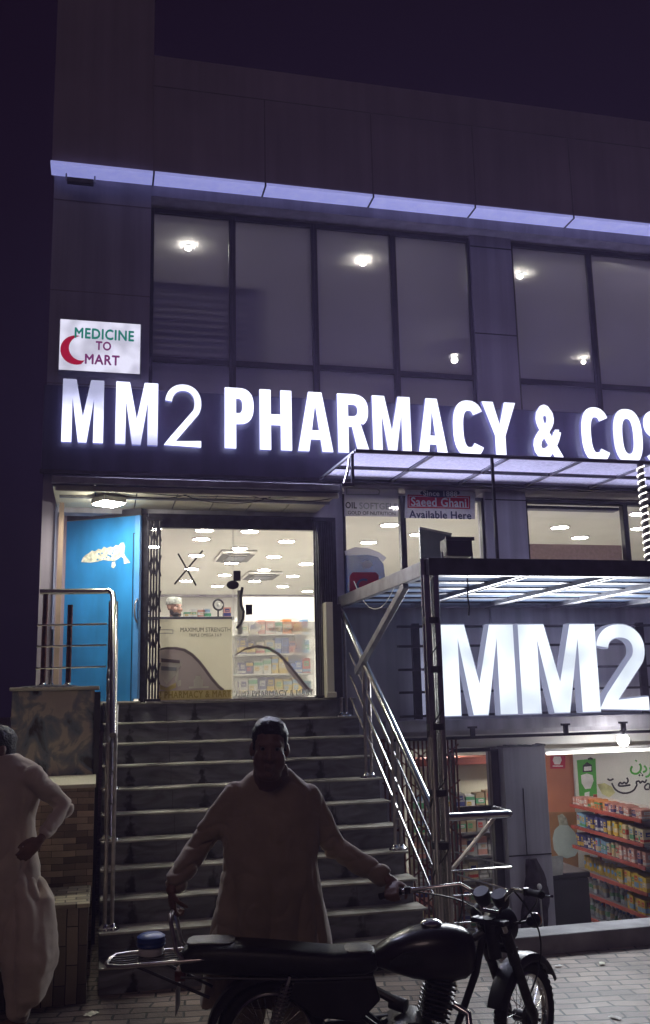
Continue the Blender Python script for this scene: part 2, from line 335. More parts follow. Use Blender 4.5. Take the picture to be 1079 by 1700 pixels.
        if parent is not None: o.parent = parent
        if bevel:
            bv = o.modifiers.new('bevel', 'BEVEL'); bv.width = bevel; bv.segments = seg; bv.limit_method = 'ANGLE'
        return o
def base_of(o):
    p = Vector((0,0,0))
    while o is not None: p = p + o.location; o = o.parent
    return p
def tag(o, label=None, cat=None, group=None, kind=None):
    if label: o['label'] = label
    if cat: o['category'] = cat
    if group: o['group'] = group
    if kind: o['kind'] = kind
    return o
def thing(name, label, cat, loc=(0,0,0), group=None):
    o = bpy.data.objects.new(name, None); C.objects.link(o); o.location = loc; o.empty_display_size = 0.1
    return tag(o, label, cat, group)
def copy_tree(o, parent=None):
    c = o.copy(); C.objects.link(c)
    if parent is not None: c.parent = parent
    for ch in list(o.children): copy_tree(ch, c)
    return c

# ------------------------------------------------------------------ lettering
def arc(cx, cy, rx, ry, a0, a1, n=14, e=1.0):
    out = []
    for i in range(n+1):
        a = R_(a0 + (a1-a0)*i/n); c, q = math.cos(a), math.sin(a)
        out.append((cx + rx*math.copysign(abs(c)**e, c), cy + ry*math.copysign(abs(q)**e, q)))
    return out
def stroke(pts, wd):
    n = len(pts); L = []; Rr = []
    for i in range(n):
        p = Vector((*pts[i], 0)); d1 = (Vector((*pts[i], 0)) - Vector((*pts[i-1], 0))).normalized() if i else None
        d2 = (Vector((*pts[i+1], 0)) - p).normalized() if i < n-1 else None
        if d1 is None: d1 = d2
        if d2 is None: d2 = d1
        t = (d1+d2); t = t.normalized() if t.length > 1e-6 else d1
        nn = Vector((-t.y, t.x, 0)); k = min(1.6, 1/max(0.35, nn.dot(Vector((-d1.y, d1.x, 0)))))
        w_ = wd[i] if isinstance(wd, list) else wd
        L.append(tuple((p + nn*(w_/2*k))[:2])); Rr.append(tuple((p - nn*(w_/2*k))[:2]))
    return [L + Rr[::-1]]
def glyph(ch, w, h, t, th):
    if ch == 'M':
        return [[(0,0),(0,h),(t*1.35,h),(w/2,h*.40),(w-t*1.35,h),(w,h),(w,0),(w-t,0),(w-t,h*.70),(w/2+t*.42,0),(w/2-t*.42,0),(t,h*.70),(t,0)]]
    if ch == 'H':
        a, b = h*.5-th/2, h*.5+th/2
        return [[(0,0),(0,h),(t,h),(t,b),(w-t,b),(w-t,h),(w,h),(w,0),(w-t,0),(w-t,a),(t,a),(t,0)]]
    if ch in 'PR':
        bh = h*(.60 if ch == 'P' else .56); rx = w*.52
        o = [(0,0),(0,h)] + arc(w-rx, h-bh/2, rx, bh/2, 90, -90, 14, .8)
        if ch == 'R': o = o[:-3] + [(w*.74, h-bh+th*.35), (w*1.04,0),(w*1.04-t*1.15,0),(w*.46,h-bh)]
        o += [(t,h-bh),(t,0)]
        hole = [(t,h-th)] + arc(w-rx, h-bh/2, rx-t, bh/2-th, 90, -90, 10, .8) + [(t,h-bh+th)]
        return [o, hole]
    if ch == 'A':
        a = w*.19; y0, y1, yt = h*.20, h*.20+th*.85, h*.80
        xl = lambda y: t*1.05 + (w/2 - t*1.05)*(y/yt)
        return [[(0,0),(w/2-a,h),(w/2+a,h),(w,0),(w-t*1.05,0),(w-xl(y0),y0),(xl(y0),y0),(t*1.05,0)], [(xl(y1),y1),(w/2,yt),(w-xl(y1),y1)]]
    if ch == 'Y':
        return [[(0,h),(t*1.15,h),(w/2,h*.60),(w-t*1.15,h),(w,h),(w/2+t*.52,h*.40),(w/2+t*.52,0),(w/2-t*.52,0),(w/2-t*.52,h*.40)]]
    if ch == 'C':
        return stroke(arc(w/2+t*.05, h/2, w/2-t/2, h/2-th/2, 38, 322, 26, .78), t)
    if ch == 'O':
        return [arc(w/2, h/2, w/2, h/2, 0, 350, 35, .8), arc(w/2, h/2, w/2-t, h/2-th, 0, 350, 35, .8)]
    if ch == 'S':
        q = arc(w/2, h*.74, w/2-t/2, h*.26-th/2, 20, 250, 16, .85) + arc(w/2, h*.26, w/2-t/2, h*.26-th/2+th*.0, 70, -160, 16, .85)
        return stroke(q, t)
    if ch == '2':
        top = arc(w/2, h*.70, w/2-t/2, h*.30-th/2, 175, -32, 20, .92)
        return stroke(top + [(t*.95+w*.0, th*.9), (t*.62, th*.5), (w, th*.5)], t)
def flat_mesh(contours, depth, inset=0.0):
    cu = bpy.data.curves.new('outline', 'CURVE'); cu.dimensions = '2D'; cu.fill_mode = 'BOTH'; cu.extrude = depth/2; cu.offset = -inset
    for c in contours:
        sp = cu.splines.new('POLY'); sp.points.add(len(c)-1)
        for p, q in zip(sp.points, c): p.co = (q[0], q[1], 0, 1)
        sp.use_cyclic_u = True
    return curve_mesh(cu)
def curve_mesh(cu):
    o = bpy.data.objects.new('outline', cu); C.objects.link(o)
    dg = bpy.context.evaluated_depsgraph_get(); dg.update()
    me = bpy.data.meshes.new_from_object(o.evaluated_get(dg))
    bpy.data.objects.remove(o); bpy.data.curves.remove(cu)
    return me
def text_mesh(body, bold=0.0, depth=0.004, spacing=1.0):
    """text as a mesh; bold > 0 thickens the strokes with shifted copies laid a hair above one another"""
    cu = bpy.data.curves.new('lettering', 'FONT'); cu.body = body; cu.size = 1.0; cu.extrude = depth/2
    cu.space_character = spacing + bold*3; cu.resolution_u = 3
    me = curve_mesh(cu)
    if bold:
        bm = bmesh.new(); bm.from_mesh(me)
        for k, (dx, dy) in enumerate(((bold*2.2, 0), (bold*1.1, bold), (bold*1.1, -bold))):
            tmp = bmesh.new(); tmp.from_mesh(me); bmesh.ops.translate(tmp, verts=tmp.verts, vec=(dx, dy, .0004*(k+1)))
            m2 = bpy.data.meshes.new('tmp'); tmp.to_mesh(m2); tmp.free(); bm.from_mesh(m2); bpy.data.meshes.remove(m2)
        bm.to_mesh(me); bm.free()
    return me
def place(me, origin, ux, uz, name, mats, parent, side_mat=None, box=None):
    """put a flat mesh (in its own x,y) on a plane: x -> ux, y -> uz, thickness towards the viewer; box=(w,h) rescales its bounds"""
    ux = Vector(ux).normalized(); uz = Vector(uz).normalized(); n = ux.cross(uz)
    xs = [v.co.x for v in me.vertices]; ys = [v.co.y for v in me.vertices]
    sx = sy = 1.0; x0 = y0 = 0.0
    if box:
        x0, y0 = min(xs), min(ys); sx = box[0]/(max(xs)-x0); sy = box[1]/(max(ys)-y0)
    off = base_of(parent) if parent is not None else Vector((0,0,0))
    for v in me.vertices:
        c = v.co.copy(); v.co = Vector(origin) + ux*((c.x-x0)*sx) + uz*((c.y-y0)*sy) + n*c.z - off
    me.materials.clear()
    for m in (mats if isinstance(mats, list) else [mats]): me.materials.append(MT[m] if isinstance(m, str) else m)
    if side_mat:
        me.materials.append(MT[side_mat]); me.update()
        for p in me.polygons: p.material_index = 1 if abs(p.normal.dot(n)) < 0.6 else 0
    else:
        for p in me.polygons: p.material_index = 0
    o = bpy.data.objects.new(name, me); C.objects.link(o)
    if parent is not None: o.parent = parent
    return o
def wall_text(body, px0, py0, px1, py1, Y, m, parent, name='lettering', bold=0.01, depth=0.004):
    """text on a facade-parallel plane Y filling the photo box (px0,py0)-(px1,py1)"""
    a = atY(px0, py1, Y); b = atY(px1, py1, Y); c = atY(px0, py0, Y)
    return place(text_mesh(body, bold, depth), a, (1,0,0), (0,0,1), name, m, parent, box=(b.x-a.x, c.z-a.z))

# ================================================================== GROUND (structure)
g = B()
PX0, PX1, PY0, PY1, PZ = 2.62, 12.0, 7.24, 9.15, -0.95        # sunken strip in front of the lower shop
for x0, x1, y0, y1 in ((-60, PX0, -60, 120), (PX0, PX1, -60, 7.0), (PX1, 60, -60, 120)):
    g.quad((x0,y0,0),(x1,y0,0),(x1,y1,0),(x0,y1,0))
tag(g.build('ground', 'paver'), kind='structure')
g = B(); g.box(PX0, PX1, 7.24, 14, PZ-.1, PZ); tag(g.build('sunken_floor', 'concrete'), kind='structure')
g = B(); KX = xY(832, 1570, 7.0)
g.box(KX, 12, 6.98, 7.24, -1.0, 0.135)
tag(g.build('kerb', 'concrete', bevel=.012), kind='structure')
g = B(); g.box(PX0, KX, 7.0, 7.24, -1.0, 0.0); tag(g.build('kerb_strip', 'concrete'), kind='structure')

# ================================================================== BUILDING
XL = xY(78, 640, 8.95)            # left corner of the tower
XT = xY(249, 500, 8.95)           # right edge of the tower
XR = 9.5
FL = 1.925                         # upper shop floor
bld = thing('pharmacy_building', 'dark grey commercial building with lit upper windows above the pharmacy signboard', 'building', (3, 9.2, 0))
SZ = 7.17                          # soffit height
YF, YP = 9.15, 8.80
b = B(); b.box(XL, XT, 8.95, 9.45, 4.05, SZ); b.build('tower_wall', 'facade', bld)
b = B(); b.box(XL-.02, XT, YP, 9.45, SZ+.012, 13.0)
b.build('tower_parapet', 'parapet', bld)
b = B(); b.box(XT, XR, YP-.05, 9.45, SZ+.012, zY(258, 97, YP)); b.build('parapet', 'parapet', bld)
# thin joints of the parapet panels
b = B()
zt = zY(258, 97, YP)
for px_ in (441, 620, 790, 950): x = xY(px_, 330, YP-.05); b.box(x-.006, x+.006, YP-.054, YP-.05, SZ+.02, zt-.36)
b.box(XT, XR, YP-.054, YP-.05, zt-.36, zt-.35)
b.build('parapet_joint', 'joint', bld)
# soffit panels under the overhang
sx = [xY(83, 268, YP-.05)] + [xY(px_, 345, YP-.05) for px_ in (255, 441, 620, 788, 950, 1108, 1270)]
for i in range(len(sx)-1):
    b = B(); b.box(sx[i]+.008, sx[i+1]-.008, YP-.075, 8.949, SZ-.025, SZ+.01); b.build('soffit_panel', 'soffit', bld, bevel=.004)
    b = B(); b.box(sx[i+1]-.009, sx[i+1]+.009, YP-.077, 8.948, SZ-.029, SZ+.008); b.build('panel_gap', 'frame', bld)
# beam above the upper windows, piers, sill wall
ZWT = 7.0; ZWB = 4.93
b = B(); b.box(XT+.001, XR, 8.95, 9.45, ZWT+.03, SZ-.0); b.build('window_beam', 'facade', bld)
pieces = [(xY(783, 500, YF), xY(851, 500, YF))]
b = B(); b.box(*pieces[0], YF-.05, 9.45, 4.95, ZWT+.029); b.build('pier', 'facade', bld)
b = B()
for yj in (412, 555): z = zY(820, yj, YF-.05); b.box(pieces[0][0], pieces[0][1], YF-.053, YF-.05, z-.007, z+.007)
b.build('pier_joint', 'frame', bld)
for yj in (338, 487, 640):
    b = B(); z = zY(170, yj, 8.95); b.box(XL, XT, 8.946, 8.95, z-.005, z+.005); b.build('tower_joint', 'joint', bld)
b = B(); b.box(XT, XR, 8.95, 9.45, 4.05, ZWB-.01); b.build('spandrel', 'facade', bld)
b = B(); b.box(XL, XL+.25, 9.451, 16, 0, 12); b.build('side_wall', 'parapet', bld)
# upper storey windows
def window(px0, px1, trans_y=None, dark=False):
    x0, x1 = xY(px0, 500, YF), xY(px1, 500, YF)
    zt_ = None
    f = B(); t = .035
    f.box(x0, x0+t, YF-.02, YF+.06, ZWB, ZWT); f.box(x1-t, x1, YF-.02, YF+.06, ZWB, ZWT)
    f.box(x0+t, x1-t, YF-.02, YF+.06, ZWT-t*1.5, ZWT); f.box(x0+t, x1-t, YF-.02, YF+.06, ZWB, ZWB+t)
    z = zY((px0+px1)/2, trans_y, YF) if trans_y else 5.14
    f.box(x0+t, x1-t, YF-.02, YF+.06, z-.03, z+.03)
    fo = f.build('window', 'frame', bld, bevel=.004)
    p = B(); p.box(x0+t, x1-t, YF+.01, YF+.016, ZWB+t, z-.03); p.box(x0+t, x1-t, YF+.01, YF+.016, z+.03, ZWT-t*1.5)
    p.build('pane', 'win_glass', fo)
MT['win_glass'] = glass('hazy_window_glass', (0.72, 0.73, 0.80), film=0.40, film_col=(0.60, 0.56, 0.76), refl=0.35, dirt=0.7)
for a, c, ty in ((249, 386, 600), (386, 523, 608), (523, 655, 614), (655, 783, 624), (851, 982, 636), (982, 1112, 645), (1112, 1240, 655)):
    window(a, c, ty)
# upper room behind the windows
b = B(); b.box(XT, XR, 9.46, 15.5, 7.31, 7.40); b.build('room_ceiling', 'room', bld)
b = B(); b.box(XT, XR, 9.46, 15.5, 4.55, 4.62); b.build('room_floor', 'room', bld)
b = B(); b.box(XT, XR, 15.5, 15.6, 4.62, 7.31); b.build('room_back_wall', 'room', bld)
b = B(); b.box(XT-.1, XT, 9.46, 15.5, 4.62, 7.31); b.box(XR, XR+.1, 9.46, 15.5, 4.62, 7.31); b.build('room_end_wall', 'room', bld)
# pharmacy floor: openings door (px 232-562) and the display windows to the right
XD0, XD1 = xY(233, 1000, 9.1), xY(560, 1000, 9.1)
ZC = 4.0
ZHW = 3.95
b = B(); b.box(XL, XR, 9.2, 19.2, FL-.25, FL); b.build('shop_floor', 'shop_floor', bld)
b = B(); b.box(XL, XR, 9.3, 19.2, ZC, ZC+.04); b.build('shop_ceiling', 'shop_wall', bld)
b = B(); b.box(XL, XR, 19.2, 19.3, FL, ZC); b.build('shop_back_wall', 'shop_wall', bld)
b = B(); b.box(XL, XL+.1, 9.46, 19.2, FL, ZC); b.box(XR, XR+.1, 9.46, 19.2, FL, ZC); b.build('shop_end_wall', 'shop_wall', bld)
# front wall of the pharmacy floor
ZH = 3.70                          # head of the door opening
b = B(); b.box(XL+.13, XD1, YF-.02, 9.3, ZH+.03, 4.05); b.build('head_wall', 'wall_grey', bld)
XW = [xY(p, 880, YF) for p in (569, 666, 672, 790, 804, 872, 1036, 1044, 1180)]
b = B()
b.box(XW[4], XW[5], YF-.06, 9.3, 2.5, ZHW+.1); b.build('display_pier', 'wall_grey', bld)
b = B(); z = zY(838, 830, YF-.06); b.box(XW[4], XW[5], YF-.063, YF-.06, z-.006, z+.006); b.build('display_pier_joint', 'frame', bld)
b = B(); b.box(XD1+.001, XR, YF-.02, 9.3, 1.53, 2.86); b.build('display_sill_wall', 'wall_grey', bld)
b = B(); b.box(XD1+.001, XW[0], YF-.02, 9.3, 2.86, ZHW+.1); b.build('jamb_wall', 'wall_grey', bld)
MT['display_glass'] = glass('display_glass', (0.9, 0.9, 0.9), refl=0.6)
def display(x0, x1, name='display_window'):
    f = B(); t = .03
    f.box(x0, x0+t, YF-.03, YF+.05, 2.86, ZHW+.04); f.box(x1-t, x1, YF-.03, YF+.05, 2.86, ZHW+.04)
    f.box(x0+t, x1-t, YF-.03, YF+.05, ZHW-.0, ZHW+.04); f.box(x0+t, x1-t, YF-.03, YF+.05, 2.86, 2.90)
    fo = f.build(name, 'frame', bld, bevel=.004)
    p = B(); p.box(x0+t, x1-t, YF+.01, YF+.016, 2.90, ZHW-.0); p.build('pane', 'display_glass', fo)
display(XW[0], XW[1]+.02); display(XW[1]+.021, XW[4]-.001); display(XW[5]+.001, XW[6]+.02); display(XW[6]+.021, XW[8])
# dark roller box on top of the third display window
z0, z1 = zY(950, 845, YF), ZHW-.012
b = B(); b.box(XW[5]+.035, XW[6]-.015, YF+.03, YF+.16, z0, z1); b.build('roller_box', 'board', bld, bevel=.01)
b = B(); b.box(XW[5]+.035, XW[6]-.015, YF+.05, YF+.06, 2.90, zY(950, 904, YF+.05))
b.build('frosted_band', 'kraft', bld) if False else b.build('frosted_band', sheet('dusty_pink_film', (0.55, 0.46, 0.46), .5), bld)

# lower shop front (half sunk): wall, opening, lintel, column, interior
XO = xY(668, 1260, 9.1)            # left edge of the opening
ZO = 1.40
b = B(); b.box(PX0-.2, XO, YF-.02, 9.3, -1.0, 1.53); b.build('basement_wall', 'wall_grey', bld)
b = B(); b.box(XO, XR, YF+.05, 9.3, ZO, 1.53); b.build('shop_lintel', 'white', bld)
XC0, XC1 = xY(835, 1300, 9.0), xY(905, 1300, 9.0)
b = B(); b.box(XC0, XC1, 8.95, 9.4, -.95, 1.40)
b.build('column', 'wall_grey', bld, bevel=.006)
b = B(); z = zY(870, 1420, 8.95); b.box(XC0, XC1, 8.946, 8.95, z-.006, z+.006); x = xY(873, 1380, 8.95); b.box(x-.004, x+.004, 8.946, 8.95, z, 1.0)
b.build('column_joint', 'frame', bld)
b = B()
for k in range(14):
    x = XC0 + (XC1-XC0)*(k+.5)/14; h = random.uniform(.004, .028); b.box(x-.016, x+.016, 8.93, 9.1, 1.40, 1.40+h)
b.build('column_ragged_top', 'concrete', bld)
LB = 13.2
b = B(); b.box(XO, XR, 9.3, LB, ZO+.0, ZO+.06); b.build('lower_ceiling', 'white', bld)
b = B(); b.box(XO, XR, LB, LB+.1, PZ, ZO); b.build('lower_back_wall', 'shop_wall', bld)
b = B(); b.box(XO-.1, XO, 9.3, LB, PZ, ZO); b.box(XR, XR+.1, 9.3, LB, PZ, ZO); b.build('lower_end_wall', 'shop_wall', bld)
MT['lower_floor'] = mat('lower_shop_floor', (0.30, 0.27, 0.25), .4)
b = B(); b.box(XO, XR, 9.16, LB, PZ+.002, PZ+.01); b.build('lower_floor', 'lower_floor', bld)
# framed glass door of the lower shop between gate and column
xa, xb = xY(758, 1300, 9.1), XC0
f = B(); zz1 = zY(790, 1248, 9.1); zm0, zm1 = zY(790, 1352, 9.1), zY(790, 1338, 9.1)
f.box(xb-.085, xb-.002, 9.06, 9.14, PZ+.01, zz1+.02); f.box(xa-.06, xa-.02, 9.06, 9.14, PZ+.01, zz1); f.box(xa-.02, xb-.085, 9.06, 9.14, zm0, zm1); f.box(xa-.06, xb-.085, 9.06, 9.14, zz1, zz1+.04)
fd = f.build('shop_door', 'frame', bld, bevel=.004)
p = B(); p.box(xa-.02, xb-.085, 9.095, 9.1, zm1, zz1); p.box(xa-.02, xb-.085, 9.095, 9.1, PZ+.02, zm0); p.build('pane', 'display_glass', fd)
# left return of the entrance: post and recess around the blue door
b = B(); b.box(XL, XL+.12, 8.95, 9.45, 0, 4.05); b.build('corner_post', 'facade', bld)
x = xY(99, 960, 8.9); b = B(); b.box(x-.022, x+.022, 8.9, 8.94, 1.95, 3.80); b.build('door_post', 'cream_dim', bld) if False else b.build('door_post', mat('dusty_wood_post', (0.30, 0.22, 0.17), .6), bld)

# ================================================================== STAIRCASE
ST = thing('staircase', 'wide dark marble staircase with pale nosings leading up to the pharmacy doors', 'staircase', (1.25, 8, 0))
NR, RISE, RUN, Y0 = 11, 0.175, 0.21, 9.10
SXL, SXR = 0.04, 2.44
def marble_dark():
    m = bpy.data.materials.new('dark_marble_riser'); m.use_nodes = True
    nt = m.node_tree; bs = nt.nodes['Principled BSDF']; bs.inputs['Roughness'].default_value = .38
    tc = N(nt, 'ShaderNodeTexCoord'); sp = N(nt, 'ShaderNodeSeparateXYZ'); nt.links.new(tc.outputs['Object'], sp.inputs[0])
    nz = N(nt, 'ShaderNodeTexNoise'); nz.inputs['Scale'].default_value = 3.2; nz.inputs['Detail'].default_value = 9; nz.inputs['Distortion'].default_value = 1.2
    mp = N(nt, 'ShaderNodeMapping'); mp.inputs['Scale'].default_value = (1, 1, 3.5); nt.links.new(tc.outputs['Object'], mp.inputs[0]); nt.links.new(mp.outputs[0], nz.inputs['Vector'])
    cr = N(nt, 'ShaderNodeValToRGB'); e = cr.color_ramp.elements
    e[0].position = .30; e[0].color = (.06, .06, .072, 1); e[1].position = .72; e[1].color = (.20, .20, .23, 1)
    nt.links.new(nz.outputs[0], cr.inputs[0])
    # dark plume in the vein of the slab, repeated where slabs were cut from one block
    acc = None
    f1 = N(nt, 'ShaderNodeMath', operation='MULTIPLY_ADD'); f1.inputs[1].default_value = 1/RISE; f1.inputs[2].default_value = -(FL-.018)/RISE+40; nt.links.new(sp.outputs[2], f1.inputs[0])
    f2 = N(nt, 'ShaderNodeMath', operation='FRACT'); nt.links.new(f1.outputs[0], f2.inputs[0])
    f3 = N(nt, 'ShaderNodeMath', operation='MULTIPLY'); f3.inputs[1].default_value = -1.1; nt.links.new(f2.outputs[0], f3.inputs[0])
    nb = N(nt, 'ShaderNodeTexNoise'); nb.inputs['Scale'].default_value = 22; nb.inputs['Detail'].default_value = 6; nt.links.new(tc.outputs['Object'], nb.inputs['Vector'])
    for x0, wd in ((-.98, .05), (-.36, .045), (.70, .055)):
        s1 = N(nt, 'ShaderNodeMath', operation='SUBTRACT'); s1.inputs[1].default_value = x0; nt.links.new(sp.outputs[0], s1.inputs[0])
        s2 = N(nt, 'ShaderNodeMath', operation='ABSOLUTE'); nt.links.new(s1.outputs[0], s2.inputs[0])
        s3 = N(nt, 'ShaderNodeMath', operation='MULTIPLY_ADD'); s3.inputs[1].default_value = -.9/wd; s3.inputs[2].default_value = 1.12; nt.links.new(s2.outputs[0], s3.inputs[0])
        s6 = N(nt, 'ShaderNodeMath', operation='ADD'); nt.links.new(s3.outputs[0], s6.inputs[0]); nt.links.new(f3.outputs[0], s6.inputs[1]); s3 = s6
        s4 = N(nt, 'ShaderNodeMath', operation='MULTIPLY_ADD'); s4.inputs[1].default_value = 2.2; nt.links.new(nb.outputs[0], s4.inputs[0]); nt.links.new(s3.outputs[0], s4.inputs[2])
        s5 = N(nt, 'ShaderNodeMapRange'); s5.inputs['From Min'].default_value = 1.0; s5.inputs['From Max'].default_value = 1.55; nt.links.new(s4.outputs[0], s5.inputs[0])
        if acc is None: acc = s5.outputs[0]
        else:
            mx = N(nt, 'ShaderNodeMath', operation='MAXIMUM'); nt.links.new(acc, mx.inputs[0]); nt.links.new(s5.outputs[0], mx.inputs[1]); acc = mx.outputs[0]
    mix = N(nt, 'ShaderNodeMixRGB'); nt.links.new(acc, mix.inputs[0]); nt.links.new(cr.outputs[0], mix.inputs[1]); mix.inputs[2].default_value = (.006, .006, .008, 1)
    nt.links.new(mix.outputs[0], bs.inputs['Base Color'])
    return m
MT['riser'] = marble_dark()
for i in range(NR):
    zt_ = FL - RISE*i; yf = Y0 - RUN*i
    b = B(); b.box(SXL, SXR, yf, yf+RUN if i else 9.2, -1.0 if i else -1.0, zt_-.018)
    o = b.build('step', 'riser', ST)
    n = B(); n.box(SXL-.004, SXR+.03, yf-.024, (yf+RUN-.001) if i else 9.2, zt_-.018, zt_)
    n.build('nosing', 'marble_light', o, bevel=.005)
    # joints between riser slabs
    j = B()
    for xj in (.62, 1.36, 1.98): j.box(xj-.002, xj+.002, yf-.002, yf, zt_-RISE+.001, zt_-.03)
    j.build('slab_joint', 'frame', o)

# stepped planter / parapet left of the stairs
ms = bpy.data.materials.new('printed_marble_panel'); ms.use_nodes = True
nt = ms.node_tree; bs = nt.nodes['Principled BSDF']; bs.inputs['Roughness'].default_value = .35
tc = N(nt, 'ShaderNodeTexCoord'); mp = N(nt, 'ShaderNodeMapping'); mp.inputs['Scale'].default_value = (5.5, 1, 3.4); mp.inputs['Location'].default_value = (2.3, 0, 1.7)
nz = N(nt, 'ShaderNodeTexNoise'); nz.inputs['Scale'].default_value = 1.0; nz.inputs['Detail'].default_value = 5; nz.inputs['Distortion'].default_value = .6
nt.links.new(tc.outputs['Object'], mp.inputs[0]); nt.links.new(mp.outputs[0], nz.inputs['Vector'])
cr = N(nt, 'ShaderNodeValToRGB'); cr.color_ramp.interpolation = 'LINEAR'
e = cr.color_ramp.elements; e[0].position = .36; e[0].color = (.035, .028, .028, 1); e[1].position = .43; e[1].color = (0.176, 0.216, 0.257, 1)
for p_, c_ in ((.50, (0.297, 0.290, 0.284, 1)), (.54, (0.540, 0.472, 0.392, 1)), (.66, (0.486, 0.419, 0.365, 1))):
    q = e.new(p_); q.color = c_
nt.links.new(nz.outputs[0], cr.inputs[0]); nt.links.new(cr.outputs[0], bs.inputs['Base Color'])
MT['panel'] = ms
PL = thing('stepped_planter', 'stepped side wall with stone cladding left of the marble stairs', 'wall', (-.4, 8, 0))
xa0, xa1 = xY(18, 1200, 8.4), SXL-.06
zs = [2.045, 1.345, .63]
b = B(); b.box(xa0, xa1-.02, 8.4, 9.1, 0, zs[0]); b.build('upper_block', 'panel', PL, bevel=.01)
b = B(); b.box(xa1-.019, xa1+.03, 8.38, 9.1, 0, zs[0]-.02); b.build('corner_trim', 'frame', PL)
b = B(); b.box(xa0-.02, xa1+.02, 8.37, 9.1, zs[0]+.001, zs[0]+.032); b.build('coping', 'cream', PL, bevel=.01)
# cement lumps smeared over the coping
b = B()
for k in range(7):
    x = xa0+.12+.06*k; b.ell((x, 8.42, zs[0]+.03), (.07, .05, .012+.010*math.sin(k*.55)), u=12, v=8)
b.build('cement_smear', 'concrete', PL, smooth=True)
b = B(); b.box(xa0-.3, xa1, 7.5, 8.399, 0, zs[1]-.03); b.build('middle_block', 'stone', PL)
b = B(); b.box(xa0-.32, xa1+.01, 7.46, 8.398, zs[1]-.029, zs[1]); b.build('middle_coping', 'cream', PL, bevel=.006)
b = B(); b.box(xa0-.4, xa1-.02, 6.85, 7.459, 0, zs[2]-.03); b.build('lower_block', 'stone_v', PL)
b = B(); b.box(xa0-.42, xa1-.01, 6.82, 7.458, zs[2]-.029, zs[2]); b.build('lower_coping', 'tile_pale', PL, bevel=.006)

# ================================================================== MAIN SIGN
SGN = thing('shop_sign', 'long navy signboard with glowing white channel letters above the pharmacy doors', 'sign', (3, 9.0, 4.1))
SY = 8.90
b = B(); b.box(XL-.02, XR, SY, 8.949, 4.09, 4.93); b.build('board', 'board', SGN, bevel=.01)
b = B(); b.box(XL-.03, XR, SY-.03, SY+.02, 4.055, 4.089); b.build('lower_trim', 'steel_dark', SGN)
LZ0, LH = 4.343, .620
LY = SY-.075
seq = [('M',103,172,.19),('M',192,262,.19),('2',274,334,.075),('P',373,421,.215),('H',431,484,.22),('A',494,552,.20),('R',560,611,.20),('M',618,681,.165),
       ('A',692,741,.20),('C',750,803,.20),('Y',800,856,.19),('&',882,931,.2),('C',962,1010,.20),('O',1015,1063,.20),('S',1066,1112,.20),('M',1120,1182,.165)]
for ch, p0, p1, t in seq:
    x0 = xY(p0, 705, LY); x1 = xY(p1, 705, LY); wd = x1-x0
    if ch == '2': th = .055; t = .065
    else: th = .112; t = .112
    if ch == 'M': t = wd*.24
    if ch in 'A': t = .108
    if ch == '&':
        me = text_mesh('&', .035, .05); o = place(me, (x0, LY, LZ0), (1,0,0), (0,0,1), 'letter', 'letter', SGN, side_mat='letter_side', box=(wd, LH))
    else:
        me = flat_mesh(glyph(ch, wd, LH, t, th), .05)
        place(me, (x0, LY, LZ0), (1,0,0), (0,0,1), 'letter', {103:'letter_dim_top', 192:'letter_dim_low'}.get(p0, 'letter'), SGN, side_mat='letter_side')

def sign_lamp(name, x, y, z, sx, sz, power, col, parent):
    l = bpy.data.lights.new(name, 'AREA'); l.shape = 'RECTANGLE'; l.size = sx; l.size_y = sz; l.energy = power; l.color = col
    o = bpy.data.objects.new(name, l); C.objects.link(o); o.parent = parent; o.location = V3((x, y, z)) - base_of(parent); o.rotation_euler = (R_(-90), 0, 0)
V3 = Vector
for x0_, x1_ in ((.0, 1.3), (1.6, 3.6), (3.6, 5.2), (5.5, 8.2)): sign_lamp('letter_lamp', (x0_+x1_)/2, LY-.04, LZ0+LH/2, x1_-x0_, .5, 30*(x1_-x0_), (.66, .69, 1.0), SGN)
# light box sign
MS = thing('light_box_sign', 'small glowing white sign box with a red crescent above the big letters', 'sign', (-.1, 8.9, 5.1))
MY = 8.80
a0, a1 = atY(98, 612, MY), atY(234, 532, MY)
mz0, mz1 = zY(166, 617, MY), zY(166, 534, MY)
b = B(); b.box(a0.x-.012, a1.x+.012, MY+.004, 8.949, mz0-.012, mz1+.012); b.build('box', 'steel_grey', MS, bevel=.006)
b = B(); b.box(a0.x, a1.x, MY, MY+.0039, mz0, mz1); b.build('glow_panel', 'med_face', MS)
wall_text('MEDICINE', 124, 543, 223, 561, MY-.004, 'txt_green', MS, bold=.028)
wall_text('TO', 159, 566, 185, 581, MY-.004, 'txt_plum', MS, bold=.028)
wall_text('MART', 141, 587, 199, 604, MY-.004, 'txt_plum', MS, bold=.028)
c0 = atY(127, 581, MY-.003); rr = zY(127, 557, MY)-c0.z
out = arc(0, 0, rr, rr, 85, 290, 24); inn = arc(rr*.34, .02, rr*.80, rr*.84, 285, 100, 24)
place(flat_mesh([out+inn], .004), c0, (1,0,0), (0,0,1), 'crescent', 'txt_red', MS)

# small wall flood light under the soffit
FLT = thing('wall_floodlight', 'small unlit floodlight bracket under the white soffit on the tower', 'floodlight', (-.2, 8.9, 7.0))
x0, x1 = xY(112, 300, 8.85), xY(156, 304, 8.85); z = zY(134, 303, 8.85)
b = B(); b.box(x0, x1, 8.80, 8.86, z-.03, z+.025); b.build('lamp_body', 'steel_dark', FLT, bevel=.008)
b = B(); b.tube([(x0-.01, 8.83, z), (x0-.01, 8.83, z+.07), (x0-.01, 8.94, z+.07)], .008, 6); b.tube([(x1+.01, 8.83, z), (x1+.01, 8.83, z+.07), (x1+.01, 8.94, z+.07)], .008, 6); b.build('bracket', 'steel_grey', FLT)

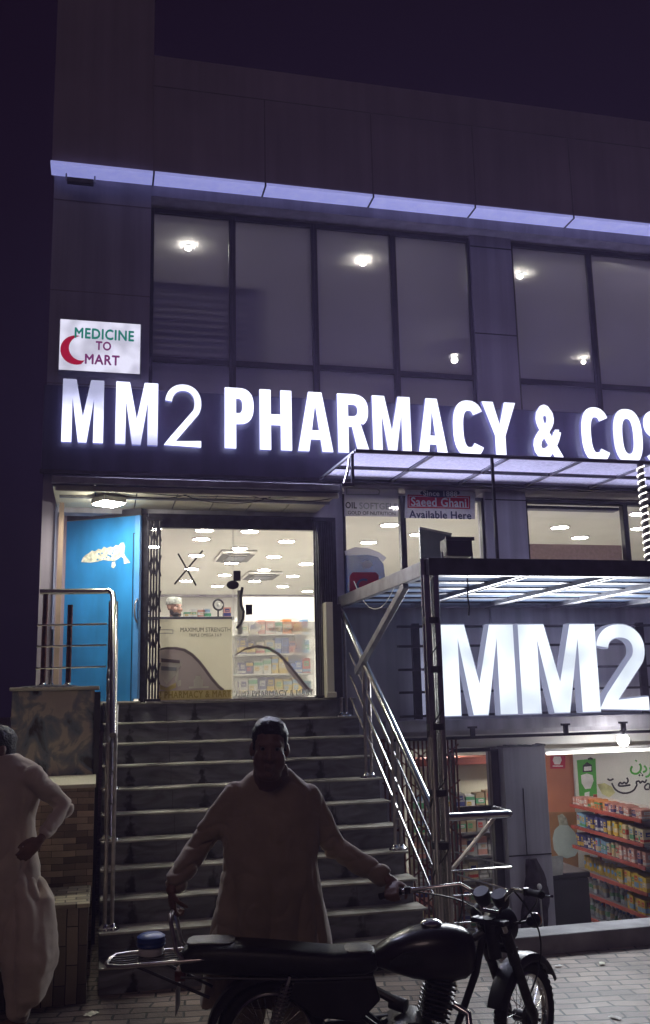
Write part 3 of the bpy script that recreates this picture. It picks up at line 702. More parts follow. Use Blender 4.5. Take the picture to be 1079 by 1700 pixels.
# ================================================================== ENTRANCE CANOPY
CN = thing('door_canopy', 'shallow panelled canopy over the glass pharmacy doors', 'canopy', (.9, 8.6, 3.8))
CZ, CYF = 3.80, 8.12
cx0, cx1 = xY(86, 797, CYF), xY(566, 822, CYF)
b = B(); b.box(cx0, cx1, CYF, CYF+.05, CZ-.005, CZ+.055); b.build('fascia', 'steel_grey', CN, bevel=.006)
b = B(); b.box(cx0+.03, cx1, CYF+.06, CYF+.10, CZ-.06, CZ-.01); b.build('gutter_pipe', 'cream', CN, bevel=.01)
nx = 7
for i in range(nx):
    xa_ = cx0 + (cx1-cx0)*i/nx; xb_ = cx0 + (cx1-cx0)*(i+1)/nx
    b = B(); b.box(xa_+.006, xb_-.006, CYF+.101, 9.12, CZ-.02, CZ-.008); b.build('soffit_panel', 'cream', CN)
b = B(); b.box(cx0, cx1, CYF+.05, 9.12, CZ, CZ+.02); b.build('roof_sheet', 'steel_dark', CN)
b = B(); b.box(cx0+.05, cx1, CYF+.42, CYF+.45, CZ-.045, CZ-.021); b.build('batten', 'steel_grey', CN)
# loose wires below it
b = B()
for (xa_, xb_, y_, sag) in ((.05, .75, 8.3, .05), (.7, 1.5, 8.34, .07), (1.3, 2.1, 8.3, .04), (.2, 1.9, 8.26, .03)):
    b.tube([(xa_+(xb_-xa_)*t/10, y_+.02*math.sin(t), CZ-.035-sag*4*(t/10)*(1-t/10)) for t in range(11)], .004, 5)
tag(b.build('cable', 'black', None), 'thin black wires sagging beneath the door canopy', 'cable')

# entrance lamp (square, on the canopy soffit)
EL = thing('entrance_lamp', 'glowing diamond shaped lamp panel above the blue door', 'lamp', (.2, 8.5, 3.75))
le = atZ(181, 834, CZ-.08)
b = B(); M45 = Matrix.Rotation(R_(30), 3, 'Z'); b.obox((le.x, le.y, CZ-.065), (.23, .23, .05), M45); b.build('housing', 'white', EL, bevel=.008)
b = B(); b.obox((le.x, le.y, CZ-.096), (.205, .205, .012), M45); b.build('diffuser', 'lamp_entry', EL)

# ================================================================== BLUE DOOR
BD = thing('blue_door', 'bright blue metal door with a torn pale sticker beside the folding gate', 'door', (.1, 9.1, FL))
pL, pR = Vector((xY(107, 1000, 9.45), 9.45, 0)), Vector((xY(232, 1000, 9.02), 9.02, 0))
dv = (pR-pL); DL = dv.length; du = dv.normalized(); dn = du.cross(Vector((0,0,1)))   # towards the viewer
zb, ztop = FL+.015, 3.70
def dpt(u, z, n=0.0): return pL + du*u + dn*n + Vector((0,0,z))
def dbox(u0, u1, z0, z1, n0, n1, bb):
    M = Matrix((du, -dn, Vector((0,0,1)))).transposed()
    bb.obox(dpt((u0+u1)/2, (z0+z1)/2, (n0+n1)/2), (u1-u0, n1-n0, z1-z0), M); return bb
b = B(); dbox(0, DL*.93, zb, ztop, -.03, 0, b); b.build('leaf', 'blue', BD, bevel=.004)
b = B(); dbox(DL*.93+.003, DL, zb+.02, ztop-.0, -.03, .012, b); b.build('edge_strip', 'blue_edge', BD, bevel=.004)
b = B(); dbox(DL*.905, DL*.915, zb, ztop-.17, .0005, .004, b); dbox(DL*.905, DL*.97, ztop-.178, ztop-.17, .0005, .004, b); b.build('groove', 'black', BD)
hz = zY(228, 1015, 9.1)
b = B(); b.tube([dpt(DL*.985, hz+.11, .02)] + [dpt(DL*.985, hz+.10*math.cos(R_(a)), .02+.05*math.sin(R_(a))) for a in range(10, 180, 17)] + [dpt(DL*.985, hz-.11, .02)], .009, 8)
b.build('handle', 'steel_grey', BD, smooth=True)
random.seed(11)
# torn sticker: irregular outline on the leaf
us, zs_ = lambda px_: (px_-107)/(232-107)*DL, lambda py_: zY(170, py_, 9.25)
top_ = [(134,931),(137,924),(141,920),(147,917),(152,913),(157,915),(163,911),(168,913),(172,908),(177,911),(183,909),(187,911),(192,907),(196,909),(200,904),(205,904),(207,910),(205,921),(208,927),(214,934),(216,938),(206,939),(205,930),(201,927),(196,930),(190,933),(181,932),(172,930),(163,932),(150,933)]
pts = [dpt(us(p), zs_(q), .003) for p, q in top_]
o = B(); vs = [o.bm.verts.new(p) for p in pts]; o.bm.faces.new(vs); bmesh.ops.triangulate(o.bm, faces=o.bm.faces[:])
d = [(186,935),(191,934),(192,941),(189,945),(185,943)]
o.bm.faces.new([o.bm.verts.new(dpt(us(p), zs_(q), .003)) for p, q in d])
st = o.build('torn_sticker', 'peel', BD)
o = B()
for k in range(14):
    p, q = random.uniform(160, 203), random.uniform(915, 929); r1 = random.uniform(.006, .014)
    o.bm.faces.new([o.bm.verts.new(dpt(us(p)+r1*math.cos(a)*random.uniform(.6,1.2), zs_(q)+r1*math.sin(a)*random.uniform(.5,1.1), .0045)) for a in [i*math.pi/3 for i in range(6)]])
o.build('torn_hole', 'blue', st)
b = B(); b.box(pL.x-.02, pR.x+.02, 9.0, 9.19, FL+.001, FL+.014); b.build('door_sill', 'marble_light', BD)
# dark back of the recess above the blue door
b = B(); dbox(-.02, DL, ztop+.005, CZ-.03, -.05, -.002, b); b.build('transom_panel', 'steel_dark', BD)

# ================================================================== GLASS DOORS
GD = thing('glass_double_doors', 'pair of frameless glass pharmacy doors in a dark frame with printed film', 'door', (1.2, 9.1, FL))
gx0, gx1, gxm = xY(245, 1000, 9.1), xY(524, 1000, 9.1), xY(387, 1000, 9.1)
gz0, gz1 = FL+.02, zY(390, 879, 9.1)
b = B(); b.box(XD0, xY(244, 1000, 9.1), 9.08, 9.14, FL, ZH+.03); b.build('left_jamb', 'gate', GD, bevel=.004)
b = B(); b.box(gx1+.002, XD1, 9.08, 9.14, FL, ZH+.03); b.build('right_jamb', 'gate', GD, bevel=.004)
b = B(); b.box(gx0-.002, gx1+.002, 9.07, 9.14, gz1, ZH+.03); b.build('head_frame', 'gate', GD, bevel=.004)
b = B(); b.box(gx0, gx1, 9.06, 9.14, FL+.001, gz0-.004); b.build('threshold', 'chrome_worn', GD, bevel=.003)
MT['door_glass'] = glass('door_glass', (0.97, 0.97, 0.95), refl=0.4)
for k, (u0, u1) in enumerate(((gx0+.003, gxm-.003), (gxm+.003, gx1-.003))):
    b = B(); b.box(u0, u1, 9.10, 9.11, gz0, gz1-.004); lf = b.build('door_leaf', 'door_glass', GD)
    b = B(); b.box((gxm-.007) if k == 0 else (gxm+.0035), (gxm-.0035) if k == 0 else (gxm+.007), 9.094, 9.099, gz0, gz1-.004); b.build('polished_edge', 'white', lf)
# long curved handle, lock plates
b = B(); hp = [(403,975),(400,990),(401,1005),(405,1015),(404,1028),(399,1037),(393,1043)]
b.tube([atY(p, q, 9.04) for p, q in hp], .014, 8); b.build('handle', 'black', GD, smooth=True)
b = B(); q = atY(394, 956, 9.085); b.box(q.x-.035, q.x+.035, 9.075, 9.098, q.z-.05, q.z+.05); b.build('lock_plate', 'black', GD, bevel=.004)
b = B(); q = atY(387, 971, 9.08); b.ell((q.x, 9.085, q.z), (.062, .012, .044)); b.build('push_plate', 'black', GD, smooth=True)
b = B(); q = atY(414, 1012, 9.085); b.box(q.x-.032, q.x+.032, 9.08, 9.098, q.z-.05, q.z+.05); b.build('lock_plate', 'black', GD, bevel=.004)
b = B(); q = atY(398, 1010, 9.09); b.box(q.x-.016, q.x+.03, 9.112, 9.114, q.z-.25, q.z+.18); b.build('pale_strip', 'white', GD)
# tape cross
XT_ = B(); XT_.bar(atY(296, 919, 9.095), atY(326, 972, 9.095), .016, .003, (0,-1,0)); XT_.build('tape', 'black', GD)
XT_ = B(); XT_.bar(atY(337, 914, 9.092), atY(290, 970, 9.092), .016, .003, (0,-1,0)); XT_.build('tape', 'black', GD)

# printed films
def film_mat(name, col, op):
    return glass(name, (0.95, 0.95, 0.93), film=op, film_col=col, refl=0.3, dirt=1.5)
MT['film_a'] = film_mat('beige_window_film', (0.74, 0.71, 0.60), .66)
MT['film_b'] = film_mat('clear_window_film', (0.62, 0.61, 0.62), .34)
MT['film_mauve'] = film_mat('mauve_print', (0.52, 0.45, 0.49), .72)
MT['film_mauve2'] = film_mat('mauve_outline_print', (0.20, 0.16, 0.19), .8)
MT['film_gold'] = film_mat('gold_print', (0.66, 0.54, 0.24), .74)
MT['film_blue'] = film_mat('blue_print', (0.06, 0.11, 0.35), .62)
MT['film_red'] = film_mat('red_print', (0.45, 0.02, 0.05), .7)
MT['film_white'] = film_mat('white_print', (0.80, 0.78, 0.74), .62)
FY = 9.092
def flat(pts, Y, name, m, parent, holes=(), d=.0016):
    P = [atY(p, q, Y) for p, q in pts]
    cs = [[(v.x, v.z) for v in P]]
    for h in holes: cs.append([(v.x, v.z) for v in [atY(p, q, Y) for p, q in h]])
    return place(flat_mesh(cs, d), (0, Y, 0), (1,0,0), (0,0,1), name, m, parent)
F1 = thing('door_poster', 'beige printed film covering the lower half of the left glass door', 'poster', (.9, 9.09, FL))
flat([(264,1028),(385,1028),(385,1162),(264,1164)], FY, 'film', 'film_a', F1)
curve = [(264,1080),(275,1078),(290,1078),(305,1081),(318,1089),(330,1101),(340,1114),(350,1128),(362,1142),(370,1148)]
flat(curve + [(264,1150)], FY-.003, 'print_shape', 'film_mauve', F1)
flat(curve + [(p+3,q-4) for p, q in curve[::-1]], FY-.006, 'print_outline', 'film_mauve2', F1)
flat([(264,1147),(385,1145),(385,1162),(264,1164)], FY-.006, 'print_band', 'film_gold', F1)
wall_text('2 PHARMACY & MART', 263, 1148, 384, 1160, FY-.010, 'txt_gold', F1, bold=.025, depth=.002)
wall_text('MAXIMUM STRENGTH', 300, 1042, 383, 1049, FY-.010, 'txt_dark', F1, bold=.0, depth=.002)
wall_text('TRIPLE OMEGA 3.6.9', 314, 1052, 368, 1057, FY-.010, 'txt_dark', F1, bold=.0, depth=.002)
for p, w_ in ((305, 14), (328, 30), (361, 14)): wall_text('natural formula', p, 1072, p+w_, 1075, FY-.010, 'txt_grey', F1, depth=.002) if False else None
flat([(264,1045),(288,1045),(288,1052),(264,1052)], FY-.003, 'print_frame', 'txt_grey', F1, holes=[[(265,1046),(287,1046),(287,1051),(265,1051)]])
# jar, spoon and small bottle in the print
flat([(268,1098),(297,1100),(292,1120),(277,1136),(268,1124)], FY-.006, 'print_jar', 'film_white', F1)
flat([(268,1093),(299,1096),(299,1101),(268,1099)], FY-.008, 'print_lid', 'film_mauve2', F1)
flat([(268,1106),(294,1108),(293,1114),(268,1113)], FY-.0085, 'print_label', 'txt_grey', F1)
flat([(266,1136),(277,1142),(292,1133),(293,1141),(280,1147),(266,1145)], FY-.008, 'print_base', 'film_gold', F1)
flat([(325,1122),(334,1122),(334,1126),(337,1129),(337,1140),(322,1140),(322,1129),(325,1126)], FY-.006, 'print_bottle', 'film_white', F1)
flat([(314,1140),(347,1139),(347,1142),(314,1143)], FY-.0075, 'print_line', 'film_white', F1)
flat([(291,1128),(296,1102),(300,1099),(302,1104),(297,1110),(296,1140),(301,1138),(301,1129),(292,1131)], FY-.0065, 'print_spoon', 'film_white', F1)
F2 = thing('door_poster', 'see-through printed film on the lower half of the right glass door', 'poster', (1.7, 9.09, FL))
flat([(389,1032),(523,1032),(523,1156),(389,1160)], FY, 'film', 'film_b', F2)
c2 = [(389,1090),(405,1080),(425,1075),(445,1078),(462,1088),(478,1104),(492,1122),(506,1140),(515,1150)]
flat(c2 + [(p+2,q-4) for p, q in c2[::-1]], FY-.003, 'print_outline', 'film_mauve2', F2)
flat([(468,1092),(478,1104),(492,1122),(506,1140),(512,1147),(506,1146),(490,1128),(476,1112)], FY-.005, 'print_shape', 'film_mauve', F2)
wall_text('MM2 PHARMACY & MART', 392, 1147, 521, 1157, FY-.010, 'txt_white', F2, bold=.022, depth=.002)
wall_text('FROM NUMBER 1 BRAND', 448, 1042, 518, 1049, FY-.010, 'txt_grey', F2, bold=.01, depth=.002) if False else wall_text('TRIPLE OMEGA 3.6.9', 446, 1042, 518, 1049, FY-.010, 'txt_grey', F2, bold=.01, depth=.002)

# ================================================================== FOLDING GATES
def folding_gate(label, x0, x1, y, z0, z1, nb, m='gate', lattice=True, group=None, r=.009):
    t = thing('folding_gate', label, 'gate', ((x0+x1)/2, y, z0), group)
    for i in range(nb):
        x = x0 + (x1-x0)*(i+.5)/nb
        b = B(); b.box(x-r, x+r, y-.008, y+.008, z0+.012, z1-.012); b.build('bar', m, t, bevel=.002)
    if lattice:
        for k in range(int((z1-z0)/.34)):
            za = z0+.14+.34*k; b = B()
            n = 3
            for i in range(n):
                u0 = x0+(x1-x0)*i/n; u1 = x0+(x1-x0)*(i+1)/n
                b.bar((u0, y-.012, za), (u1, y-.012, za+.20), .014, .003, (0,-1,0)); b.bar((u0, y+.012, za+.20), (u1, y+.012, za), .014, .003, (0,-1,0))
            b.build('lattice', m, t)
    b = B(); b.box(x0-.01, x1+.01, y-.018, y+.018, z1-.011, z1+.02); b.box(x0-.01, x1+.01, y-.018, y+.018, z0-.012, z0+.011); b.build('track', m, t)
    return t
folding_gate('dark folding lattice gate pushed open beside the blue door', xY(243,1000,9.0), xY(267,1000,9.0), 9.0, FL+.02, 3.66, 5)
folding_gate('dark folding lattice gate bunched at the right side of the glass doors', xY(522,1000,9.0), xY(556,1000,9.0), 9.0, FL+.02, 3.68, 9, lattice=False)
# cream end post right of the door
EP = thing('end_post', 'cream painted end post beside the stair handrail top', 'post', (2.2, 8.9, FL))
x0, x1 = xY(541, 1080, 8.9), xY(553, 1080, 8.9)
b = B(); b.box(x0, x1, 8.86, 9.06, FL+.005, zY(547, 1000, 8.9)); b.build('post', 'cream', EP, bevel=.006)
b = B(); b.box(x1+.001, xY(568,1080,8.9), 8.90, 9.06, FL+.005, zY(547, 1003, 8.9)); b.build('backing', 'steel_dark', EP)
b = B(); b.box(x0-.015, x1+.015, 8.83, 8.859, FL+.005, FL+.06); b.build('foot', 'cream', EP, bevel=.01)

# ================================================================== RAILINGS
RL = thing('stair_railing', 'polished steel railing turning from the left landing down the stairs', 'railing', (.07, 8, .2))
rx = .10; ryt = 8.45; rzt = 2.90
cL = Vector((xY(66, 997, ryt), ryt, rzt-.01)); slope = RISE/RUN
def zr(y): return rzt - (8.5-y)*slope if y < 8.5 else rzt
yb = 7.02
top = [cL, Vector((rx-.10, ryt, rzt)), Vector((rx-.035, ryt-.01, rzt)), Vector((rx-.006, ryt-.05, rzt-.03)), Vector((rx, ryt-.14, rzt-.115))]
top += [Vector((rx, yb, rzt-.115-(ryt-.14-yb)*slope))]
b = B(); b.tube(top, .026, 12); b.build('handrail', 'chrome', RL, smooth=True)
for k, py in enumerate((1037, 1072, 1108)):
    z = zY(120, py, ryt)
    b = B(); b.tube([(cL.x-.01, ryt, z-.005), (rx-.05, ryt, z+.005)], .0095, 8); b.build('rail', 'chrome', RL, smooth=True)
for k in range(3):
    dz = -.25-.22*k
    b = B(); b.tube([(rx, ryt-.12, rzt-.1+dz), (rx, yb, rzt-.115-(ryt-.14-yb)*slope+dz)], .0095, 8); b.build('rail', 'chrome_worn', RL, smooth=True)
def post(x, y, z0, z1, parent, m='chrome_worn', twin=.05, r=.0145, along=(1,0,0)):
    b = B(); a = Vector(along)*twin/2; c = Vector((x, y, 0))
    for s in (-1, 1):
        q = c + a*s; b.tube([(q.x, q.y, z0), (q.x, q.y, z1)], r, 10)
    for f in (.25, .5, .75):
        z = z0+(z1-z0)*f; b.bar((c.x-a.x*1.1, c.y-a.y*1.1, z), (c.x+a.x*1.1, c.y+a.y*1.1, z), .012, .012)
    p = b.build('post', m, parent, smooth=True)
    f = B()
    f.lathe([(.055, 0.0), (.052, .012), (.03, .022), (.02, .04)], (x-a.x, y-a.y, z0), seg=14); f.lathe([(.055, 0.0), (.052, .012), (.03, .022), (.02, .04)], (x+a.x, y+a.y, z0+.0015), seg=14)
    f.build('foot_flange', 'chrome', p, smooth=True)
post(xY(73, 1080, ryt), ryt+.02, zs[0]+.03, rzt-.03, RL, 'rust', twin=.001, r=.022)
post(xY(115, 1080, ryt), ryt+.02, zs[0]+.03, rzt-.12, RL, 'rust', twin=.001, r=.022)
post(xY(86, 1080, 8.95), 8.95, zs[0]+.03, rzt-.3, RL, 'chrome_worn', twin=.001, r=.014)
for i in (4, 6, 9):
    y = Y0-RUN*i+.07; z0 = FL-RISE*i+.001
    post(rx, y, z0, rzt-.115-(ryt-.14-y)*slope-.005, RL)
# plastic wrapped along the lower rail
b = B()
q0 = Vector((rx-.03, 8.1, 1.95)); 
for k in range(9):
    t = k/8; y = 7.75-.55*t; b.ell((rx-.03, y, rzt-.115-(ryt-.14-y)*slope-.18-.05*math.sin(k*2.1)), (.02, .05, .06+.02*math.sin(k*1.7)), u=10, v=7)
b.build('film_wrap', 'steel_grey', RL, smooth=True)

RR = thing('stair_railing', 'polished steel railing down the right of the stairs, ending in a tube loop', 'railing', (2.4, 8, .2))
r2 = 2.38
hy0, hy1 = 9.0, 6.95
hz0 = zY(565, 1010, hy0); hz1 = zY(724, 1358, hy1)
s2 = (hz0-hz1)/(hy0-hy1)
rxb = xY(724, 1358, hy1); rxt = xY(565, 1010, hy0)
def rp(y, dz=0): t = (hy0-y)/(hy0-hy1); return Vector((rxt+(rxb-rxt)*t, y, hz0+(hz1-hz0)*t+dz))
lx = xY(848, 1357, hy1)
b = B(); b.tube([rp(hy0), rp(hy1+.06), rp(hy1+.02, -.004), Vector((rxb+.05, hy1, hz1)), Vector((lx-.03, hy1, hz1)), Vector((lx, hy1+.03, hz1)), Vector((lx, hy1+.30, hz1+.0))], .030, 14)
b.build('handrail', 'chrome', RR, smooth=True)
for k in range(3):
    dz = -.24-.21*k
    b = B(); b.tube([rp(hy0-.25, dz), rp(hy1+.05, dz)], .0105, 8); b.build('rail', 'chrome', RR, smooth=True)
for k, py in enumerate((1440, 1481, 1526)):
    z = zY(845, py, hy1); zz_ = z
    b = B(); b.tube([(rxb+.06, hy1, z+.0), (lx-.02, hy1, z), (lx-.005, hy1+.02, z), (lx-.17, hy1+.75, z+.005)], .0085, 8); b.build('rail', 'chrome', RR, smooth=True)
for i in (1, 4, 7):
    y = Y0-RUN*i+.07
    q = rp(y); post(q.x, y, FL-RISE*i+.001, q.z-.02, RR)
q = rp(hy1); post(q.x, hy1, 0.001, q.z-.03, RR)
b = B(); b.tube([(lx-.12, hy1+.02, hz1-.02), (rxb+.12, hy1+.10, hz1-.42)], .016, 8); b.build('brace', 'chrome_worn', RR, smooth=True)

# ================================================================== LOWER CANOPY
LC = thing('entrance_canopy', 'large steel framed canopy over the lower shop entrance on a taped steel post', 'canopy', (4, 7.5, 0))
LYF, LYB = 6.42, 9.10
lcx = 2.34
lz0, lz1 = zY(900, 957, LYF), zY(900, 929, LYF)
b = B(); b.box(lcx-.03, XR, LYF-.03, LYF+.03, lz0, lz1); b.build('front_beam', 'steel_dark', LC, bevel=.005)
b = B(); b.box(lcx-.03, lcx+.03, LYF+.031, LYB, lz0+.01, lz1-.005); b.build('side_beam', 'steel_grey', LC, bevel=.005)
b = B(); b.box(lcx+.031, XR, LYB-.05, LYB, lz0+.01, lz1-.02); b.build('back_beam', 'steel_grey', LC)
xs_ = [lcx+.75*k for k in range(1, 10)]
for x in xs_:
    b = B(); b.box(x-.025, x+.025, LYF+.031, LYB-.051, lz0+.005, lz1-.03); r = b.build('rafter', 'steel_grey', LC)
    b = B(); b.box(x+.026, x+.032, LYF+.031, LYB-.051, lz0-.004, lz0+.02); b.build('trim', 'chrome', r)
for k in range(6):
    y = LYF+.30+.42*k
    b = B(); b.box(lcx+.031, XR, y-.060, y+.060, lz0+.034, lz0+.044); b.build('purlin', 'steel_dark', LC)
MT['poly'] = mat('glowing_milky_panel', (0.13, 0.165, 0.23), .9, var=.4, scale=2.5, spec=0.05)
_p = MT['poly'].node_tree.nodes['Principled BSDF']; _p.inputs['Emission Color'].default_value = (0.42, 0.58, 1.0, 1); _p.inputs['Emission Strength'].default_value = 0.085  # blue glow added to the roof panels to brighten the canopy underside
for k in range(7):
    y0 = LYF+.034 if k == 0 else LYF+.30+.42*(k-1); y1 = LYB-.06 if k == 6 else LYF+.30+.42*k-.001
    b = B(); b.box(lcx+.031, XR, y0, y1, lz0+.046, lz0+.052); b.build('glow_panel', 'poly', LC)
b = B(); b.box(lcx-.02, XR, LYF+.031, LYB, lz1-.028, lz1-.020); b.build('roof_sheet', 'steel_dark', LC)
pxp = xY(716, 1000, LYF); 
b = B()
for dx, dy in ((-.035, -.02), (.035, -.02), (-.035, .04), (.035, .04)): b.tube([(pxp+dx, LYF+dy, 0.001), (pxp+dx, LYF+dy, lz1-.0 if dy > 0 else lz0)], .024, 10)
po = b.build('post', 'chrome', LC, smooth=True)
b = B()
b.tube([(pxp+.062*math.cos(a), LYF+.01+.062*math.sin(a), .5+a*.075) for a in [k*.35 for k in range(75)]], .005, 5)
b.build('wire_wrap', 'black', po)
for z in (.9, 1.25, 1.7, 2.1, 2.45):
    b = B(); b.cyl((pxp, LYF+.01, z), (pxp, LYF+.01, z+.045), .066, seg=14); b.build('tape', 'steel_dark', po, smooth=True)
b = B(); b.bar(atX_ if False else (lcx, 7.02, lz0-.0), (lcx+.0, 8.55, 2.16), .05, .06); b.build('diagonal_brace', 'steel_grey', LC, bevel=.004)
# hanging cables
b = B()
p0, p1 = atY(588, 965, 8.6), atY(655, 975, 7.2)
b.tube([p0.lerp(p1, t/10) + Vector((0,0,-.22*4*(t/10)*(1-t/10))) for t in range(11)], .004, 5)
tag(b.build('cable', 'white', None), 'thin pale wire looping under the left beam of the lower canopy', 'cable')
q = atY(776, 960, LYF+.1)
b = B(); b.tube([q + Vector((.004*math.sin(k*1.3), 0, -.035*k)) for k in range(9)], .006, 6)
tag(b.build('cable', 'black', None), 'short black cable hanging from the lower canopy in front of the big letters', 'cable')

# ================================================================== LOWER SIGN
S2 = thing('shop_sign', 'big white glowing letters on a dark bar frame under the lower canopy', 'sign', (4.6, 8.8, 1.6))
S2Y = 8.80
zt2, zb2 = zY(850, 1036, S2Y), zY(850, 1187, S2Y)
b = B()
for py in (1040, 1072, 1110, 1147, 1186):
    z = zY(800, py, S2Y+.13); b = B(); b.box(xY(661, 1110, S2Y+.13), XR, S2Y+.10, S2Y+.13, z-.012, z+.012); b.build('frame_bar', 'steel_dark', S2)
for px_ in (693, 1068):
    x = xY(px_, 1110, S2Y+.16); b = B(); b.box(x-.05, x+.03, S2Y+.131, S2Y+.17, zb2-.02, zt2+.02); b.build('upright', 'steel_dark', S2)
# pale backing panel of the frame's left part, lit look added as emission
b = B(); b.box(xY(697, 1110, 9.0), xY(728, 1110, 9.0), 9.0, 9.02, zb2, zt2-.02); b.build('backing_panel', emit('dim_glow_backing', (.66,.70,1.0), .20, uneven=.5), S2)
for ch, p0, p1 in (('M',728,853),('M',858,989),('2',986,1069)):
    x0, x1 = xY(p0, 1110, S2Y), xY(p1, 1110, S2Y); wd = x1-x0; h = zt2-zb2
    gl_ = glyph('M', wd, h, wd*.255, .2) if ch == 'M' else glyph('2', wd, h, .155, .16)
    lo_ = place(flat_mesh(gl_, .10), (x0, S2Y, zb2), (1,0,0), (0,0,1), 'letter', 'letter_low_side', S2)
    place(flat_mesh(gl_, .012, .011), (x0, S2Y-.057, zb2), (1,0,0), (0,0,1), 'letter_face', 'letter_low', lo_, side_mat='letter_low_side')
sign_lamp('letter_lamp', (xY(728,1110,S2Y)+xY(1069,1110,S2Y))/2, S2Y-.09, (zt2+zb2)/2, 2.0, .8, 58, (.90, .94, 1.0), S2)
b = B(); z = zY(850, 1222, 8.72); b.box(xY(640, 1222, 8.72), XR, 8.70, 8.74, z-.014, z+.014); b.build('lower_rail', 'steel_dark', S2, bevel=.003)
for px_ in (785, 940, 1036):
    x = xY(px_, 1215, 8.72); b = B(); b.box(x-.022, x+.022, 8.705, 8.735, z+.0145, z+.085); b.box(x-.045, x+.045, 8.705, 8.735, z+.0855, z+.105); b.build('bracket', 'steel_dark', S2)
b = B(); b.box(xY(640, 1205, 9.0), XR, 8.98, 9.12, zY(850, 1210, 9.0), zY(850, 1192, 9.0)); b.build('sill_ledge', 'wall_grey', S2)

# ================================================================== UPPER RIGHT AWNING
AW = thing('window_awning', 'frosted panel awning on thin steel posts in front of the big sign letters', 'awning', (4, 8.4, 4.0))
AYF, AYB = 7.72, 9.10
azf = zY(840, 756, AYF); azb = 4.10
axl = xY(590, 745, AYF)
axb = xY(522, 785, AYB)
MT['frost'] = sheet('frosted_speckled_panel', (0.93, 0.91, 0.97), .62)
def awp(u, v):   # u along x (0 left .. 1 right), v 0 front .. 1 back
    l = Vector((axl, AYF, azf)).lerp(Vector((axb, AYB, azb)), v); r = Vector((8.8, AYF, azf)).lerp(Vector((8.8, AYB, azb)), v)
    return l.lerp(r, u)
nb = 9
for i in range(nb):
    for v0, v1 in ((0, .46), (.46, 1)):
        b = B(); P = [awp(i/nb+.002, v0+.01), awp((i+1)/nb-.002, v0+.01), awp((i+1)/nb-.002, v1-.01), awp(i/nb+.002, v1-.01)]
        b.prism(P, (0,0,.008)); b.build('panel', 'frost', AW)
for v in (0, .46, 1):
    b = B(); b.bar(awp(0, v)+Vector((0,0,-.015)), awp(1, v)+Vector((0,0,-.015)), .03, .03); b.build('beam', 'steel_dark', AW)
for i in range(nb+1):
    b = B(); b.bar(awp(i/nb, 0)+Vector((0,.02,-.018)), awp(i/nb, 1)+Vector((0,-.02,-.018)), .022, .022); b.build('rafter', 'steel_grey', AW)
xq = xY(822, 850, AYF); b = B(); b.box(xq-.012, xq+.012, AYF-.012, AYF+.012, 2.92, azf-.03); b.build('post', 'steel_dark', AW)
xq = xY(1070, 850, AYF); b = B(); b.box(xq-.022, xq+.022, AYF-.02, AYF+.02, 2.92, azf-.03); b.build('post', 'steel_dark', AW)
b = B(); q = awp(0, .12); b.tube([q+Vector((0,0,-.03)), q+Vector((-.02,0,-.16)), q+Vector((-.06,.02,-.30))], .012, 8); b.build('end_bracket', 'chrome_worn', AW)
b = B(); b.box(axl-.03, axl-.005, AYF+.03, AYF+.06, azf-.30, azf-.03); b.box(axl-.12, axl-.005, AYF+.03, AYF+.06, azf-.33, azf-.301); b.build('end_frame', 'steel_dark', AW)
# spiral light rope on the post
MT['rope'] = emit('rope_glow', (1.0, .95, .86), 1.6)
def rope(label, x, y, z0, z1, r, turns):
    b = B(); n = turns*10
    b.tube([(x+r*math.cos(2*math.pi*k/10), y+r*math.sin(2*math.pi*k/10), z0+(z1-z0)*k/n) for k in range(n+1)], .007, 5)
    o = b.build('rope_glow', 'rope', None, smooth=True); tag(o, label, 'rope light')
rope('white rope light wound around the awning post at the right edge', xq, AYF, 2.95, azf-.05, .034, 17)
xq2 = xY(881, 900, 9.32)
rope('mirror image of the rope light in the glass beside the wide grey pier', xq2, 9.42, 2.75, zY(881, 876, 9.42), .03, 6)  # coil added behind the pane to stand for the rope's reflection

# dark boxes standing on / behind the lower canopy
x0, x1 = xY(737, 910, 8.2), xY(780, 910, 8.2)
FB = thing('floodlight_box', 'black floodlight box standing on the canopy roof before the window', 'floodlight', ((x0+x1)/2, 8.2, 2.93))
zq0, zq1 = zY(758, 925, 8.2), zY(758, 896, 8.2)
b = B(); b.box(x0, x1, 8.12, 8.3, zq0, zq1); b.build('housing', 'black', FB, bevel=.012)
b = B(); b.box(x0-.012, x1+.012, 8.10, 8.119, zq1-.02, zq1+.012); b.build('visor', 'steel_dark', FB)
b = B(); b.tube([(x0-.02, 8.2, zq0+.05), (x0-.02, 8.2, 2.92), (x1+.02, 8.2, 2.92), (x1+.02, 8.2, zq0+.05)], .012, 6); b.build('bracket', 'steel_grey', FB)
# tilted screen seen through the second display window
TV = thing('tilted_screen', 'dark screen tilted on the wall inside the second display window', 'screen', (3, 9.6, 2.7))
P = [(697,876),(750,887),(752,935),(700,938)]
b = B(); b.prism([atY(p, q, 9.6) for p, q in P], (0,.05,0)); b.build('panel', mat('dim_grey_screen', (.10,.12,.15), .3), TV, bevel=.006)
b = B(); b.bar(atY(697,876,9.59), atY(750,887,9.59), .02, .02); b.build('top_rim', 'steel_grey', TV)

